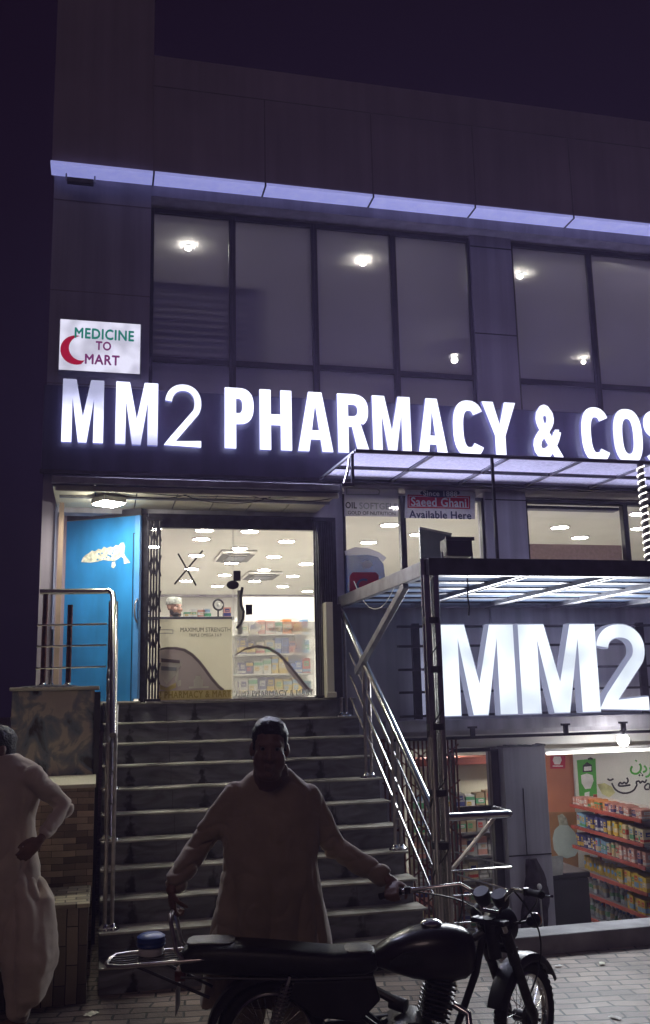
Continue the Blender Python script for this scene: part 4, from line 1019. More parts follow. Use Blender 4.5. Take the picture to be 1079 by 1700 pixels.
# window posters -------------------------------------------------
WP = thing('window_poster', 'white poster with a crimson band reading Available Here in the second display window', 'poster', (3.0, 9.1, 3.4))
PYY = 9.10
MT['backlit_paper'] = sheet('translucent_poster', (0.80, 0.79, 0.88), .55); MT['backlit_crim'] = sheet('translucent_crimson', (0.62, 0.04, 0.10), .5)
flat([(674,803),(789,808),(789,862),(672,860)], PYY, 'sheet', 'backlit_paper', WP)
flat([(677,821),(781,824),(781,845),(677,843)], PYY-.003, 'print_band', 'backlit_crim', WP, holes=[[(679,823),(779,826),(779,843),(679,841)]])
flat([(680,824),(778,827),(778,842),(680,840)], PYY-.003, 'print_band', 'backlit_crim', WP)
el = [(731+33*math.cos(a), 818-7.5*math.sin(a)+ (0.3)) for a in [k*math.pi/14 for k in range(28)]]
flat(el, PYY-.006, 'print_oval', 'txt_navy', WP)
wall_text('Since 1888', 703, 814, 760, 823, PYY-.009, 'txt_white', WP, bold=.02, depth=.002)
wall_text('Saeed Ghani', 683, 825, 775, 840, PYY-.008, 'txt_white', WP, bold=.022, depth=.002)
wall_text('Available Here', 680, 847, 783, 860, PYY-.008, 'txt_navy', WP, bold=.022, depth=.002)
WF = thing('window_film', 'printed film with grey lettering and a blue and red patch in the first display window', 'film', (2.6, 9.1, 3.2))
flat([(571,800),(661,805),(661,857),(571,856)], PYY, 'film', 'film_pale', WF) if False else None
MT['film_pale'] = film_mat('pale_window_film', (0.62, 0.61, 0.72), .66)
flat([(572,800),(662,805),(662,858),(572,857)], PYY, 'film', 'film_pale', WF)
wall_text('OIL', 574, 833, 593, 844, PYY-.006, 'txt_dark', WF, bold=.03, depth=.002)
wall_text('SOFTGELS', 597, 834, 660, 845, PYY-.006, 'txt_grey', WF, bold=.02, depth=.002)
wall_text('GOLD OF NUTRITION', 578, 848, 657, 854, PYY-.006, 'txt_dark', WF, bold=.01, depth=.002)
flat([(575,809),(628,811),(632,815),(630,822),(575,822)], PYY-.003, 'print_frame', 'txt_grey', WF, holes=[[(577,811),(627,813),(630,816),(628,820),(577,820)]])
wall_text('nutrifactor', 590, 812, 624, 819, PYY-.006, 'txt_grey', WF, bold=.02, depth=.002) if False else None
flat([(574,922),(612,921),(628,925),(637,936),(640,960),(640,992),(574,996)], PYY, 'print_patch', 'film_blue', WF)
flat([(581,956),(586,950),(624,950),(629,955),(629,990),(581,992)], PYY-.004, 'print_badge', 'film_red', WF)
flat([(598,936),(606,931),(614,931),(620,937),(614,944),(604,944)], PYY-.004, 'print_spot', 'film_white', WF)
lc_ = atY(605, 972, PYY-.007)
place(flat_mesh(stroke(arc(0, 0, .07, .06, 60, 300, 16), .022), .003), lc_, (1,0,0), (0,0,1), 'print_mark', 'txt_navy', WF)
flat([(572,915),(590,908),(612,910),(630,917),(642,926),(636,933),(628,925),(612,921),(574,922)], PYY, 'print_arc', 'film_pale', WF)

# ================================================================== PHARMACY INTERIOR
def downlight(x, y, z, r, m, label, group, n=[0]):
    t = thing('downlight', label, 'ceiling light', (x, y, z), group)
    b = B(); b.lathe([(r*1.25, 0), (r*1.25, -.012), (r*1.02, -.016), (r*1.02, -.001)], (x, y, z), seg=20, cap=False); b.build('rim', 'white', t, smooth=True)
    b = B(); b.cyl((x, y, z-.004), (x, y, z-.012), r, seg=20); b.build('diffuser', m, t)
    return t
sp = [(330,180),(555,185),(315,223),(738,235),(505,270),(675,312),(290,305),(463,343),(835,347),(265,372),(627,377),(430,403),(770,408),(238,432),(580,433),(395,458),(720,460),(843,484)]
spots = [(230+a/3, 820+c/3) for a, c in sp] + [(254,877),(253,907),(647,871),(612,900),(930,875),(963,892),(1062,877),(556,885),(695,887)]
for p, q in spots:
    v = atZ(p, q, ZC-.006); downlight(v.x, v.y, ZC, .105, 'lamp_white', 'unseen downlight added to the pharmacy ceiling behind the door head', 'pharmacy ceiling downlights')
for x in (.6, 1.8, 3.2, 4.6, 6.2): downlight(x, 9.75, ZC, .105, 'lamp_white', 'unseen downlight added to the pharmacy ceiling behind the door head', 'pharmacy ceiling downlights')  # front row out of view, added to light the interior
def cassette(px0, px1, py0, py1, label):
    v = atZ((px0+px1)/2, (py0+py1)/2, ZC); t = thing('ceiling_vent', label, 'air conditioner', (v.x, v.y, ZC))
    hw = (atZ(px1, (py0+py1)/2, ZC).x-atZ(px0, (py0+py1)/2, ZC).x)/2
    y0, y1 = atZ((px0+px1)/2, py0, ZC).y, atZ((px0+px1)/2, py1, ZC).y; hd = abs(y1-y0)/2
    b = B(); b.box(v.x-hw, v.x+hw, v.y-hd, v.y+hd, ZC-.045, ZC-.001); b.build('body', 'white', t, bevel=.02)
    b = B(); b.box(v.x-hw*.5, v.x+hw*.5, v.y-hd*.5, v.y+hd*.5, ZC-.06, ZC-.046); b.build('grille', 'txt_grey', t)
    for s in (-1, 1):
        b = B(); b.box(v.x+s*hw*.72-.05, v.x+s*hw*.72+.05, v.y-hd*.75, v.y+hd*.75, ZC-.05, ZC-.0455); b.build('slot', 'black', t)
        b = B(); b.box(v.x-hw*.6, v.x+hw*.6, v.y+s*hd*.8-.05, v.y+s*hd*.8+.05, ZC-.05, ZC-.0455); b.build('slot', 'black', t)
cassette(361, 420, 913, 930, 'square ceiling air conditioner nearer the glass doors')
cassette(405, 462, 948, 960, 'square ceiling air conditioner farther back in the shop')
b = B(); b.box(XL+.1, XR, 19.0, 19.19, zY(330, 990, 19), zY(330, 982, 19)); b.build('cornice', 'wall_grey', bld)
# white board and shelving deep in the shop
WB = atY(404, 1033, 15.0); WB2 = atY(528, 991, 15.0)
b = B(); b.box(WB.x, WB2.x+.3, 15.0, 15.1, FL, WB2.z); b.build('partition', 'white', bld)
CT = thing('shop_counter', 'pale pharmacy counter with a dark edge behind the left glass door', 'counter', (.9, 11.1, FL))
cz = zY(320, 1024, 10.9); c0, c1 = xY(235, 1024, 10.9), xY(386, 1024, 10.9)
b = B(); b.box(c0, c1, 10.9, 11.4, FL, cz-.04); b.build('body', 'cream', CT)
b = B(); b.box(c0-.02, c1+.02, 10.86, 11.42, cz-.039, cz); b.build('worktop', 'steel_dark', CT, bevel=.006)
random.seed(5)
cols = {'p_white': (.75,.74,.72), 'p_blue': (.08,.18,.50), 'p_navy': (.04,.05,.20), 'p_yellow': (.66,.46,.05), 'p_cream': (.70,.60,.38), 'p_pink': (.66,.33,.27), 'p_red': (.55,.06,.05), 'p_green': (.10,.38,.18), 'p_orange': (.70,.26,.08), 'p_sky': (.22,.42,.66), 'p_teal': (.10,.32,.34), 'p_tan': (.40,.29,.18), 'p_grey': (.36,.35,.34)}
def pack_mat(name, col): return mat(name, col, .45, var=.16, scale=1.6)
for k, c in cols.items(): MT[k] = pack_mat(k.replace('p_', '') + '_carton', c)
MT['clear'] = mat('pale_blue_bottle', (.52,.60,.68), .12, var=.3, scale=3, coat=.6)
proto = {}
LABELS = ['p_white', 'p_red', 'p_cream', 'p_navy', 'p_yellow', 'p_green', 'p_sky']
def carton(kind, m, x, y, z, sx, sy, sz, label, group, rot=0.0):
    var = random.randrange(4); key = (kind, m, var)
    if key not in proto:
        la, lb = [q for q in LABELS if q != m][(var*3+len(m)) % 6], [q for q in LABELS if q != m][(var+len(m)*2) % 6]
        if kind == 'box':
            b = B(); b.box(-.5,.5,-.5,.5,0,.96); b.box(-.5,.5,-.5,-.05,.9601,.985); b.box(-.5,.5,.05,.5,.9601,1.0)
            def patch(u0, u1, z0, z1, mi, d):     # printed patches on the two faces that can be seen
                b.mi = mi; b.quad((-.5-d,u0,z0),(-.5-d,u1,z0),(-.5-d,u1,z1),(-.5-d,u0,z1)); b.quad((u0,-.5-d,z0),(u1,-.5-d,z0),(u1,-.5-d,z1),(u0,-.5-d,z1))
            patch(-.5, .5, (.08,.62,.30,.12)[var], (.26,.86,.66,.44)[var], 1, .012); patch((-.3,-.38,-.22,-.34)[var], (.3,.1,.34,.3)[var], (.45,.22,.38,.55)[var], (.78,.50,.58,.84)[var], 2, .024)
            patch((-.2,-.3,-.1,-.25)[var], (.2,.0,.25,.2)[var], (.55,.3,.44,.63)[var], (.62,.36,.5,.7)[var], 0, .034)
            me_o = b.build('product_box', [m, la, lb])
        elif kind == 'bag':
            b = B(); b.loft([[(rx_*math.cos(a), ry_*math.sin(a), z_) for a in [k*math.pi/6 for k in range(12)]] for rx_, ry_, z_ in ((.42,.36,0),(.5,.46,.12),(.5,.42,.5),(.47,.30,.8),(.47,.05,.95),(.49,.03,1.0))])
            b.mi = 1; b.ell((-.40,0,.45), (.13,.28,.2), u=12, v=8); me_o = b.build('product_bag', [m, la], smooth=True)
        else:
            b = B(); b.lathe([(.40,0),(.48,.03),(.46,.35),(.48,.62),(.30,.80),(.15,.86),(.15,.90),(.19,.905),(.19,1.0)], (0,0,0), seg=14)
            b.mi = 1; b.lathe([(.475,.30),(.49,.31),(.495,.55),(.48,.56)], (0,0,0), seg=14, cap=False); b.mi = 2; b.lathe([(.2,.89),(.2,1.01),(0,1.012)], (0,0,0), seg=10, cap=False); me_o = b.build('product_bottle', [m, la, 'p_blue'], smooth=True)
        proto[key] = me_o; o = me_o
    else:
        o = proto[key].copy(); C.objects.link(o)
    o.location = (x, y, z); o.scale = (sx, sy, sz); o.rotation_euler = (0, 0, rot)
    return tag(o, label, 'bottle' if kind == 'bottle' else ('bag' if kind == 'bag' else 'box'), group)
# gondola behind the right door leaf
GX0, GX1, GY = xY(392, 1100, 11.6), xY(520, 1100, 11.6), 11.6
GO = thing('product_shelf', 'white product shelf behind the right glass door', 'shelf', ((GX0+GX1)/2, GY, FL))
b = B(); b.box(GX0, GX1, GY+.32, GY+.34, FL, 2.95); b.build('back_panel', 'white', GO)
lv = [FL+.06+.245*k for k in range(4)]
for z in lv:
    b = B(); b.box(GX0, GX1, GY, GY+.319, z-.02, z); b.build('shelf_board', 'white', GO)
for li, z in enumerate(lv):
    x = GX0+.05; pal = (['p_white','p_navy','p_yellow','p_teal'], ['p_navy','p_white','p_yellow','p_blue','p_red'], ['p_navy','p_cream','p_blue','p_pink','p_sky'], ['p_white','p_pink','p_white','p_orange','p_sky'])[li]
    j = 0
    while x < GX1-.08:
        wd = random.uniform(.08,.13); m = pal[min(len(pal)-1, int((x-GX0)/(GX1-GX0)*len(pal)))]
        carton('box', m, x+wd/2, GY+.15, z+.001, wd*.92, .18, random.uniform(.14,.21), 'small medicine carton on the shelf behind the right glass door', 'cartons behind the right glass door')
        x += wd
# boxes and leaflets on the counter
for k, (p, m, h) in enumerate(((246,'p_white',.10),(312,'p_white',.07),(322,'p_white',.10),(335,'p_pink',.09),(345,'p_white',.11),(378,'p_pink',.12))):
    carton('box', m, xY(p, 1020, 11.0), 11.05, cz+.001, .085, .1, h, ('white leaflet box at the far left end of the counter','low white box beside the capped clerk','taller white box beside the low one on the counter','pink box standing in the middle of the counter','white box between two pink boxes on the counter','pink box at the right end of the counter')[k], 'boxes on the pharmacy counter')

# ================================================================== UPPER ROOM
RZ = 7.31
MT['glow_pendant'] = emit('pendant_bulb', (1.0, .93, .66), 75)
MT['glow'] = emit('room_lamp', (1.0, .95, .68), 300)
for k, (p, q, lab) in enumerate(((313,413,'bright ceiling lamp behind the leftmost upper window'),(603,438,'bright ceiling lamp behind the third upper window'),(864,460,'ceiling lamp right of the grey pier upstairs'),(1037,433,'ceiling lamp behind the rightmost upper window'))):
    v = atZ(p, q, RZ-.05); t = thing('ceiling_lamp', lab, 'lamp', (v.x, v.y, RZ), 'upper room lamps')
    b = B(); b.cyl((v.x, v.y, RZ-.001), (v.x, v.y, RZ-.03), .04, .034, 16); b.build('base', 'white', t)
    b = B(); b.ell((v.x, v.y, RZ-.05), (.032, .032, .014)); b.build('bulb', 'glow', t, smooth=True)
v = atY(755, 598, 13.2); t = thing('pendant_lamp', 'glowing pendant lamp with a dark cap low behind the fourth upper window', 'lamp', (v.x, v.y, RZ), 'upper room lamps')
b = B(); b.cyl((v.x, v.y, RZ), (v.x, v.y, v.z+.16), .008, seg=6); b.build('cord', 'black', t)
b = B(); b.lathe([(.03,.17),(.16,.12),(.17,.10),(.05,.10)], (v.x, v.y, v.z-.05), seg=18); b.build('cap', 'steel_dark', t, smooth=True)
b = B(); b.ell(v, (.050,.050,.045)); b.build('bulb', 'glow_pendant', t, smooth=True)
v = atY(969, 601, 13.2); t = thing('pendant_lamp', 'small pendant lamp low behind the window right of the grey pier', 'lamp', (v.x, v.y, RZ), 'upper room lamps')
b = B(); b.cyl((v.x, v.y, RZ), (v.x, v.y, v.z+.08), .008, seg=6); b.build('cord', 'black', t)
b = B(); b.ell(v, (.034,.034,.03)); b.build('bulb', 'glow_pendant', t, smooth=True)
# slats added inside the first two windows for the dark reflection in them
x0, x1 = xY(256, 560, 9.25), xY(430, 560, 9.25)
zt_, zb_ = zY(340, 476, 9.25), 4.95
LVB = thing('slatted_reflection', 'dark blue slatted reflection across the lower part of the left upper windows', 'reflection', ((x0+x1)/2, 9.26, 4.62))
random.seed(3)
n = 17; b = B()
MT['slat'] = mat('dark_blue_reflection_slat', (.13,.14,.30), .3, var=.6, scale=2.2)
for k in range(n):
    z = zb_+(zt_-zb_)*(k+.5)/n; Mx = Matrix.Rotation(R_(-16+random.uniform(-7,7)), 3, 'X') @ Matrix.Rotation(R_(random.uniform(-.35,.35)), 3, 'Y'); b.obox(((x0+x1)/2, 9.252, z), (x1-x0-.02, .006, (zt_-zb_)/n*random.uniform(.68,.9)), Mx)
b.build('reflection_slats', 'slat', LVB)
b = B(); b.box(x0-.02, x0, 9.225, 9.28, 4.62, zt_+.02); b.box(x1, x1+.02, 9.225, 9.28, 4.62, zt_+.02); b.box(x0, x1, 9.225, 9.28, zt_, zt_+.02); b.build('frame', 'board', LVB)  # edge added around the slats of the reflection
# dark furniture silhouettes by the glass
def chair_back(p0, p1, py, y, label):
    a = xY(p0, 650, y); c = xY(p1, 650, y); z = zY((p0+p1)/2, py, y); t = thing('sofa', label, 'sofa', ((a+c)/2, y, 4.62))
    b = B(); b.box(a, c, y, y+.16, 4.62, z); b.build('backrest', 'board', t, bevel=.05, seg=3)
    b = B(); b.box(a, c, y+.161, y+.75, 4.62, 4.62+.40); b.build('seat', 'board', t, bevel=.04, seg=3)
    for s in (a-.1, c+.001):
        b = B(); b.box(s, s+.099, y+.05, y+.75, 4.62, min(z-.12, 5.2)); b.build('armrest', 'board', t, bevel=.03)
chair_back(628, 655, 636, 9.7, 'low dark sofa back at the foot of the third upper window')
chair_back(920, 985, 604, 9.7, 'tall dark seat back behind the window right of the grey pier')

# ================================================================== LOWER SHOP
for k, (x, y) in enumerate(((4.9, 10.2), (5.3, 11.6), (6.9, 10.2), (4.0, 11.0))):
    downlight(x, y, ZO, .10, 'lamp_white', 'round downlight in the lower shop ceiling', 'lower shop downlights')
folding_gate('rusty folding lattice gate half open beside the lower shop door', xY(636,1300,8.98), xY(764,1300,8.98), 8.98, PZ+.02, zY(700,1228,8.98), 18, m='rust', group=None, r=.008)
# glowing bulb under the sign and tube light
BL = thing('bulb_lamp', 'bright bare bulb hanging under the lower sign', 'lamp', (5.4, 8.72, 1.5))
v = atY(1035, 1229, 8.72)
b = B(); b.ell(v, (.058,.058,.062)); b.build('bulb', emit('bare_bulb', (1, .98, .95), 42), BL, smooth=True)
b = B(); b.cyl((v.x, v.y, v.z+.055), (v.x, v.y, v.z+.10), .028, seg=12); b.build('socket', 'black', BL)
v0, v1 = atY(908, 1251, 9.12), atY(1200, 1247, 9.12)
TB = thing('tube_light', 'slim glowing tube light above the lower shop window', 'lamp', (6, 9.12, v0.z))
b = B(); b.cyl((v0.x, 9.12, v0.z), (v1.x, 9.12, v0.z), .014, seg=10); b.build('tube', emit('tube_light', (1, .97, .92), 2.6), TB)
b = B(); b.box(v0.x-.02, v1.x+.02, 9.10, 9.14, v0.z+.015, v0.z+.045); b.build('batten', 'white', TB)
# display window of the lower shop
f = B(); f.box(XC1+.001, XC1+.03, 9.11, 9.15, PZ+.02, v0.z-.02); fw = f.build('shop_window', 'frame', bld)
b = B(); b.box(XC1+.031, XR-.1, 9.125, 9.13, PZ+.02, v0.z-.02); b.build('pane', 'display_glass', fw)
# orange and white advertising boards on the inner wall
OB = thing('advertising_board', 'orange board with a white badge above a light bulb picture', 'board', (5, 11.3, 0))
BY = 11.3
MT['orange'] = mat('orange_board', (0.52, 0.20, 0.11), .5, var=.12, scale=2)
MT['brownb'] = mat('tan_board', (0.38, 0.20, 0.09), .5, var=.2, scale=2)
flat([(898,1252),(951,1252),(957,1400),(900,1400)], BY, 'board', 'orange', OB, d=.01)
flat([(900,1348),(957,1348),(962,1470),(904,1470)], BY-.02, 'picture', 'brownb', OB, d=.01)
flat([(914,1255),(939,1255),(939,1276),(914,1276)], BY-.008, 'print_badge', 'txt_crim', OB)
flat([(920,1256),(931,1256),(933,1262),(930,1269),(921,1269),(918,1262)], BY-.011, 'print_mark', 'txt_white', OB)
flat([(918,1271),(935,1271),(935,1272.5),(918,1272.5)], BY-.011, 'print_line', 'txt_white', OB)
bp_ = [(926,1354),(934,1351),(941,1358),(944,1370),(955,1382),(961,1398),(961,1412),(955,1421),(942,1425),(928,1421),(920,1410),(918,1392),(921,1378),(929,1370)]
flat(bp_, BY-.030, 'print_bulb', mat('bulb_print', (.50,.60,.58), .5, var=.08), OB)
flat([(926,1354),(934,1351),(941,1358),(944,1370),(929,1370)], BY-.034, 'print_cap', mat('bulb_cap_print', (.40,.42,.34), .5, var=.3, scale=20), OB)
flat([(910,1422),(935,1420),(935,1452),(911,1455)], 9.10, 'paper', mat('paper_note', (.45,.46,.42), .8), None) if False else None
PN = flat([(910,1422),(935,1420),(935,1452),(911,1455)], 9.115, 'paper_note', mat('pale_paper', (.55,.56,.50), .8, var=.15, scale=12), None)
tag(PN, 'pale paper note stuck low on the window beside the column', 'paper')
WBD = thing('milk_poster', 'white poster with a green milk carton and Urdu lettering', 'poster', (5.6, 11.25, 0))
MY2 = 11.25
flat([(952,1250),(1180,1246),(1180,1352),(1040,1336),(958,1336)], MY2, 'sheet', 'white', WBD, d=.01)
flat([(958,1262),(989,1259),(992,1327),(963,1330)], MY2-.008, 'print_carton', 'txt_lime', WBD)
flat([(968,1271),(975,1265),(983,1270),(984,1281),(968,1282)], MY2-.011, 'print_label', 'txt_dark', WBD)
wall_text('MILK', 969, 1272, 982, 1280, MY2-.014, 'txt_white', WBD, bold=.03, depth=.002) if False else flat([(970,1273),(982,1272),(982,1279),(970,1280)], MY2-.014, 'print_word', 'txt_white', WBD)
flat([(965,1287),(975,1284),(984,1287),(986,1296),(981,1309),(972,1310),(966,1300)], MY2-.011, 'print_glass', 'txt_white', WBD)
flat([(971,1316),(979,1314),(979,1322),(971,1323)], MY2-.011, 'print_word', 'txt_white', WBD)
flat([(964,1324),(985,1322),(985,1326),(964,1328)], MY2-.011, 'print_line', 'txt_white', WBD)
flat([(976,1259),(981,1257),(985,1259),(984,1262),(977,1262)], MY2-.008, 'print_cap', 'txt_dark', WBD)
flat([(992,1302),(1004,1300),(1016,1306),(1022,1316),(1012,1324),(1000,1318)], MY2-.007, 'print_ice_cream', mat('pale_yellow_print', (.62,.60,.30), .6, var=.3), WBD)
def scribble(strokes, m, wd, Y, name='lettering'):
    for s in strokes:
        P = [atY(p, q, Y) for p, q in s]
        # smooth the hand-drawn stroke
        for _ in range(2):
            Q = [P[0]]
            for a, c in zip(P, P[1:]): Q += [a.lerp(c, .25), a.lerp(c, .75)]
            P = Q + [P[-1]]
        place(flat_mesh(stroke([(v.x, v.z) for v in P], wd), .003), (0, Y, 0), (1,0,0), (0,0,1), name, m, WBD)
scribble([[(1050,1272),(1047,1278),(1050,1284),(1058,1285),(1064,1280),(1065,1272),(1062,1268)],[(1056,1264),(1057,1262)],
          [(1070,1271),(1074,1276),(1073,1280),(1068,1282)],[(1079,1274),(1082,1280),(1078,1288),(1072,1290)],[(1090,1262),(1090,1280),(1096,1282),(1102,1276)]], 'txt_lime', .026, MY2-.012)
scribble([[(1009,1293),(1013,1296),(1019,1293)],[(1016,1300),(1022,1312),(1036,1318),(1052,1314),(1058,1303)],
          [(1047,1303),(1036,1305),(1026,1305),(1030,1298),(1033,1302),(1037,1298),(1040,1302),(1044,1296),(1041,1291)],
          [(1058,1303),(1056,1298),(1062,1296),(1063,1301),(1067,1296),(1071,1300),(1074,1294)],[(1061,1288),(1063,1286)],[(1066,1288),(1068,1286)],[(1064,1284),(1065,1283)],
          [(1078,1310),(1072,1311),(1070,1306),(1076,1300),(1080,1303),(1078,1310)],[(1080,1303),(1086,1304),(1094,1296),(1088,1290),(1082,1294)]], 'txt_dark', .022, MY2-.012)
# side shelf with groceries
SX = 5.72; SY0, SY1 = 9.45, 11.05
SH = thing('grocery_shelf', 'red edged grocery shelf running back into the lower shop', 'shelf', (SX, 10.2, PZ))
LV = [.56, .31, .075, -.19, -.43, -.70]
b = B(); b.box(SX+.36, SX+.38, SY0, SY1, PZ+.01, .64); b.build('back_panel', 'white', SH)
MT['shelf_red'] = mat('red_shelf_edge', (.42, .07, .05), .4, var=.2)
for z in LV:
    b = B(); b.box(SX+.005, SX+.359, SY0, SY1, z-.022, z-.001); br_ = b.build('shelf_board', 'steel_grey', SH)
    b = B(); b.box(SX-.012, SX+.004, SY0, SY1, z-.034, z+.004); b.build('edge', 'shelf_red', br_)
for y in (SY0+.001, SY1-.03):
    b = B(); b.box(SX+.32, SX+.358, y, y+.028, PZ+.01, .66); b.build('upright', 'shelf_red', SH)
random.seed(9)
rows = [('box', ['p_pink','p_pink','p_orange','p_pink'], .105, .062), ('box', ['p_cream','p_cream','p_yellow','p_navy','p_navy','p_sky'], .165, .068), ('box', ['p_pink','p_pink','p_cream','p_sky','p_navy','p_navy'], .16, .064),
        ('mix', ['p_yellow'], .17, .085), ('bottle', ['clear'], .175, .075), ('bottle', ['clear'], .21, .08)]
nm = ['top', 'second', 'third', 'fourth', 'fifth', 'lowest']
desc = {'p_pink':'pink','p_orange':'orange','p_cream':'cream','p_yellow':'yellow','p_navy':'navy','p_sky':'sky blue','clear':'pale blue'}
for (kind, pal, h, wd), z, nn_ in zip(rows, LV, nm):
    y = SY0+.06
    while y < SY1-.05:
        f = (y-SY0)/(SY1-SY0); m = pal[min(len(pal)-1, int(f*len(pal)))]
        kd = kind if kind != 'mix' else ('box' if f < .42 else 'bag')
        if kind == 'bottle' and f < .3 and nn_ == 'fifth': kd, m = 'box', 'p_yellow'
        hh = h*random.uniform(.80, 1.0); word = {'box':'carton','bag':'bag','bottle':'bottle'}[kd]
        carton(kd, m, SX+.10+random.uniform(-.015,.03), y, z, .16 if kd == 'box' else wd*.95, wd*.93, hh, f'{desc[m]} {word} on the {nn_} level of the grocery shelf', f'{desc[m]} {word}s on the {nn_} shelf level', rot=random.uniform(-.06,.06))
        y += wd
# facing shelf seen through the gate and the shop door
S3X0, S3X1, S3Y = 3.55, 4.75, 10.6
MT['brick_red'] = mat('faded_red_header', (.34,.09,.06), .5)
SG3 = thing('grocery_shelf', 'grocery shelf seen through the lower gate and glass door', 'shelf', (4.1, S3Y, PZ))
b = B(); b.box(S3X0, S3X1, S3Y+.3, S3Y+.32, PZ+.01, 1.2); b.build('back_panel', 'cream', SG3)
b = B(); b.box(S3X0, S3X1, S3Y-.02, S3Y+.299, 1.12, 1.20); b.build('header', 'brick_red', SG3)
for k, z in enumerate((.62, .36, .10, -.16, -.42, -.68)):
    b = B(); b.box(S3X0, S3X1, S3Y, S3Y+.299, z-.02, z-.001); b.build('shelf_board', 'steel_grey', SG3)
    x = S3X0+.07; pal = [['p_tan','p_grey','p_white'],['p_tan','p_cream','p_grey'],['p_tan','p_grey','p_pink'],['p_cream','p_tan','p_grey'],['p_pink','p_tan','p_cream'],['p_grey','p_tan','p_cream']][k]
    while x < S3X1-.06:
        m = random.choice(pal); carton('box', m, x, S3Y+.13, z, .11, .14, random.uniform(.13,.20), 'grocery carton on the shelf behind the lower gate', 'cartons behind the lower gate'); x += .125
# dark cabinet in front of the boards
CBX = thing('dark_cabinet', 'dark chest freezer in front of the tan board by the column', 'freezer', (4.75, 9.7, PZ))
x0, x1 = xY(906, 1480, 9.4), xY(980, 1480, 9.4); zt_ = zY(940, 1452, 9.4)
b = B(); b.box(x0, x1, 9.4, 10.1, PZ+.06, zt_-.04); b.build('body', 'black', CBX, bevel=.02)
b = B(); b.box(x0-.01, x1+.01, 9.38, 10.12, zt_-.039, zt_+.02); b.build('lid', 'steel_dark', CBX, bevel=.015)
b = B(); b.box(x0+.03, x1-.03, 9.42, 10.08, PZ+.01, PZ+.059); b.build('plinth', 'rubber', CBX)
# cloth bundle and walking stick leaning at the column
v = atY(885, 1480, 8.88)
b = B(); rg = []
for k in range(12):
    t = k/11; z = zY(885, 1425, 8.88) - t*.75; r = .05+.075*math.sin(min(1, t*1.6)*1.5)
    rg.append([(v.x+r*(1+.22*math.sin(3*a+5*t)+.12*math.sin(7*a+9*t))*math.cos(a)+.02*math.sin(6*t), 8.86+.6*r*(1+.2*math.sin(4*a+7*t))*math.sin(a), z) for a in [2*math.pi*j/18 for j in range(18)]])
b.loft(rg); CB_ = b.build('cloth_bundle', mat('dark_cloth', (.045,.035,.045), .9, var=.4, scale=12, bump=.4), None, smooth=True)
tag(CB_, 'dark cloth bundle hanging against the grey column', 'cloth')
WS = thing('walking_stick', 'thin stick with a white knob leaning by the dark cloth bundle', 'stick', (v.x+.1, 8.8, PZ))
p0 = atY(896, 1472, 8.78); p1 = atY(902, 1545, 8.78)
b = B(); b.cyl(p0, p0.lerp(p1, 1.6), .010, seg=8); b.build('shaft', 'chrome_worn', WS, smooth=True)
b = B(); b.ell(p0, (.024,.024,.03), u=12, v=8); b.build('knob', 'white', WS, smooth=True)

# ================================================================== MOTORCYCLE
BK_ANG = R_(-11.5)
BK = thing('motorcycle', 'black motorcycle with a chrome rear rack standing in front of the man', 'motorcycle', (1.585, 4.90, 0))
BK.rotation_euler = (0, 0, BK_ANG)
V = Vector
def L(bb, name, m, parent=BK, **k):
    if name in ('seat', 'fuel_tank', 'seat_patch', 'seat_trim', 'fuel_cap', 'knee_pad', 'side_panel'): bmesh.ops.translate(bb.bm, verts=bb.bm.verts, vec=(0, 0, -.028))
    return bb.build(name, m, parent, world=False, **k)
def torus(bb, c, axis, R1, r1, seg=48, s2=12, sq=1.0):
    axis = V(axis).normalized(); x = axis.cross(V((0,0,1)));
    if x.length < 1e-3: x = V((1,0,0))
    x.normalize(); y = axis.cross(x); c = V(c); rings = []
    for i in range(seg):
        a = 2*math.pi*i/seg; rad = x*math.cos(a)+y*math.sin(a)
        rings.append([bb.bm.verts.new(c + rad*(R1+r1*math.cos(t)) + axis*(r1*sq*math.sin(t))) for t in [2*math.pi*j/s2 for j in range(s2)]])
    for i in range(seg):
        p, q = rings[i], rings[(i+1) % seg]
        for j in range(s2): bb.bm.faces.new((p[j], p[(j+1) % s2], q[(j+1) % s2], q[j]))
    return bb
def wheel(c, axis, tread):
    c = V(c); axis = V(axis).normalized()
    b = B(); torus(b, c, axis, .245, .030, 56, 12, 1.05)
    x = axis.cross(V((0,0,1))).normalized(); y = axis.cross(x)
    for i in range(44):                       # tread blocks
        a = 2*math.pi*i/44; rad = x*math.cos(a)+y*math.sin(a); tg = axis.cross(rad)
        for s in (-1, 1):
            M = Matrix((axis, tg, rad)).transposed(); b.obox(c+rad*.2725+axis*(.011*s)+tg*(.006*s), (.016, .017, .012), M)
    wh = L(b, 'wheel', 'rubber', smooth=True)
    b = B(); torus(b, c, axis, .208, .013, 48, 8, 1.6); L(b, 'rim', 'chrome', wh, smooth=True)
    b = B(); b.cyl(c-axis*.06, c+axis*.06, .030, seg=18); b.cyl(c-axis*.045, c-axis*.015, .062, seg=20); b.cyl(c-axis*.09, c+axis*.09, .009, seg=8); L(b, 'hub', 'engine', wh, smooth=True)
    b = B()
    for i in range(36):
        a = 2*math.pi*i/36; s = 1 if i % 2 else -1; t = a+(.32 if (i//2) % 2 else -.32)
        b.cyl(c+axis*(.035*s)+(x*math.cos(t)+y*math.sin(t))*.035, c+(x*math.cos(a)+y*math.sin(a))*.205, .0016, seg=5)
    L(b, 'spokes', 'chrome', wh)
    return wh
SA = R_(46)                                   # steering turned to the left
PV = V((.43, 0, 0))
SM = Matrix.Translation(PV) @ Matrix.Rotation(SA, 4, 'Z') @ Matrix.Translation(-PV)
def S(x, y, z): return SM @ V((x, y, z))
sax = (SM.to_3x3() @ V((0,1,0)))
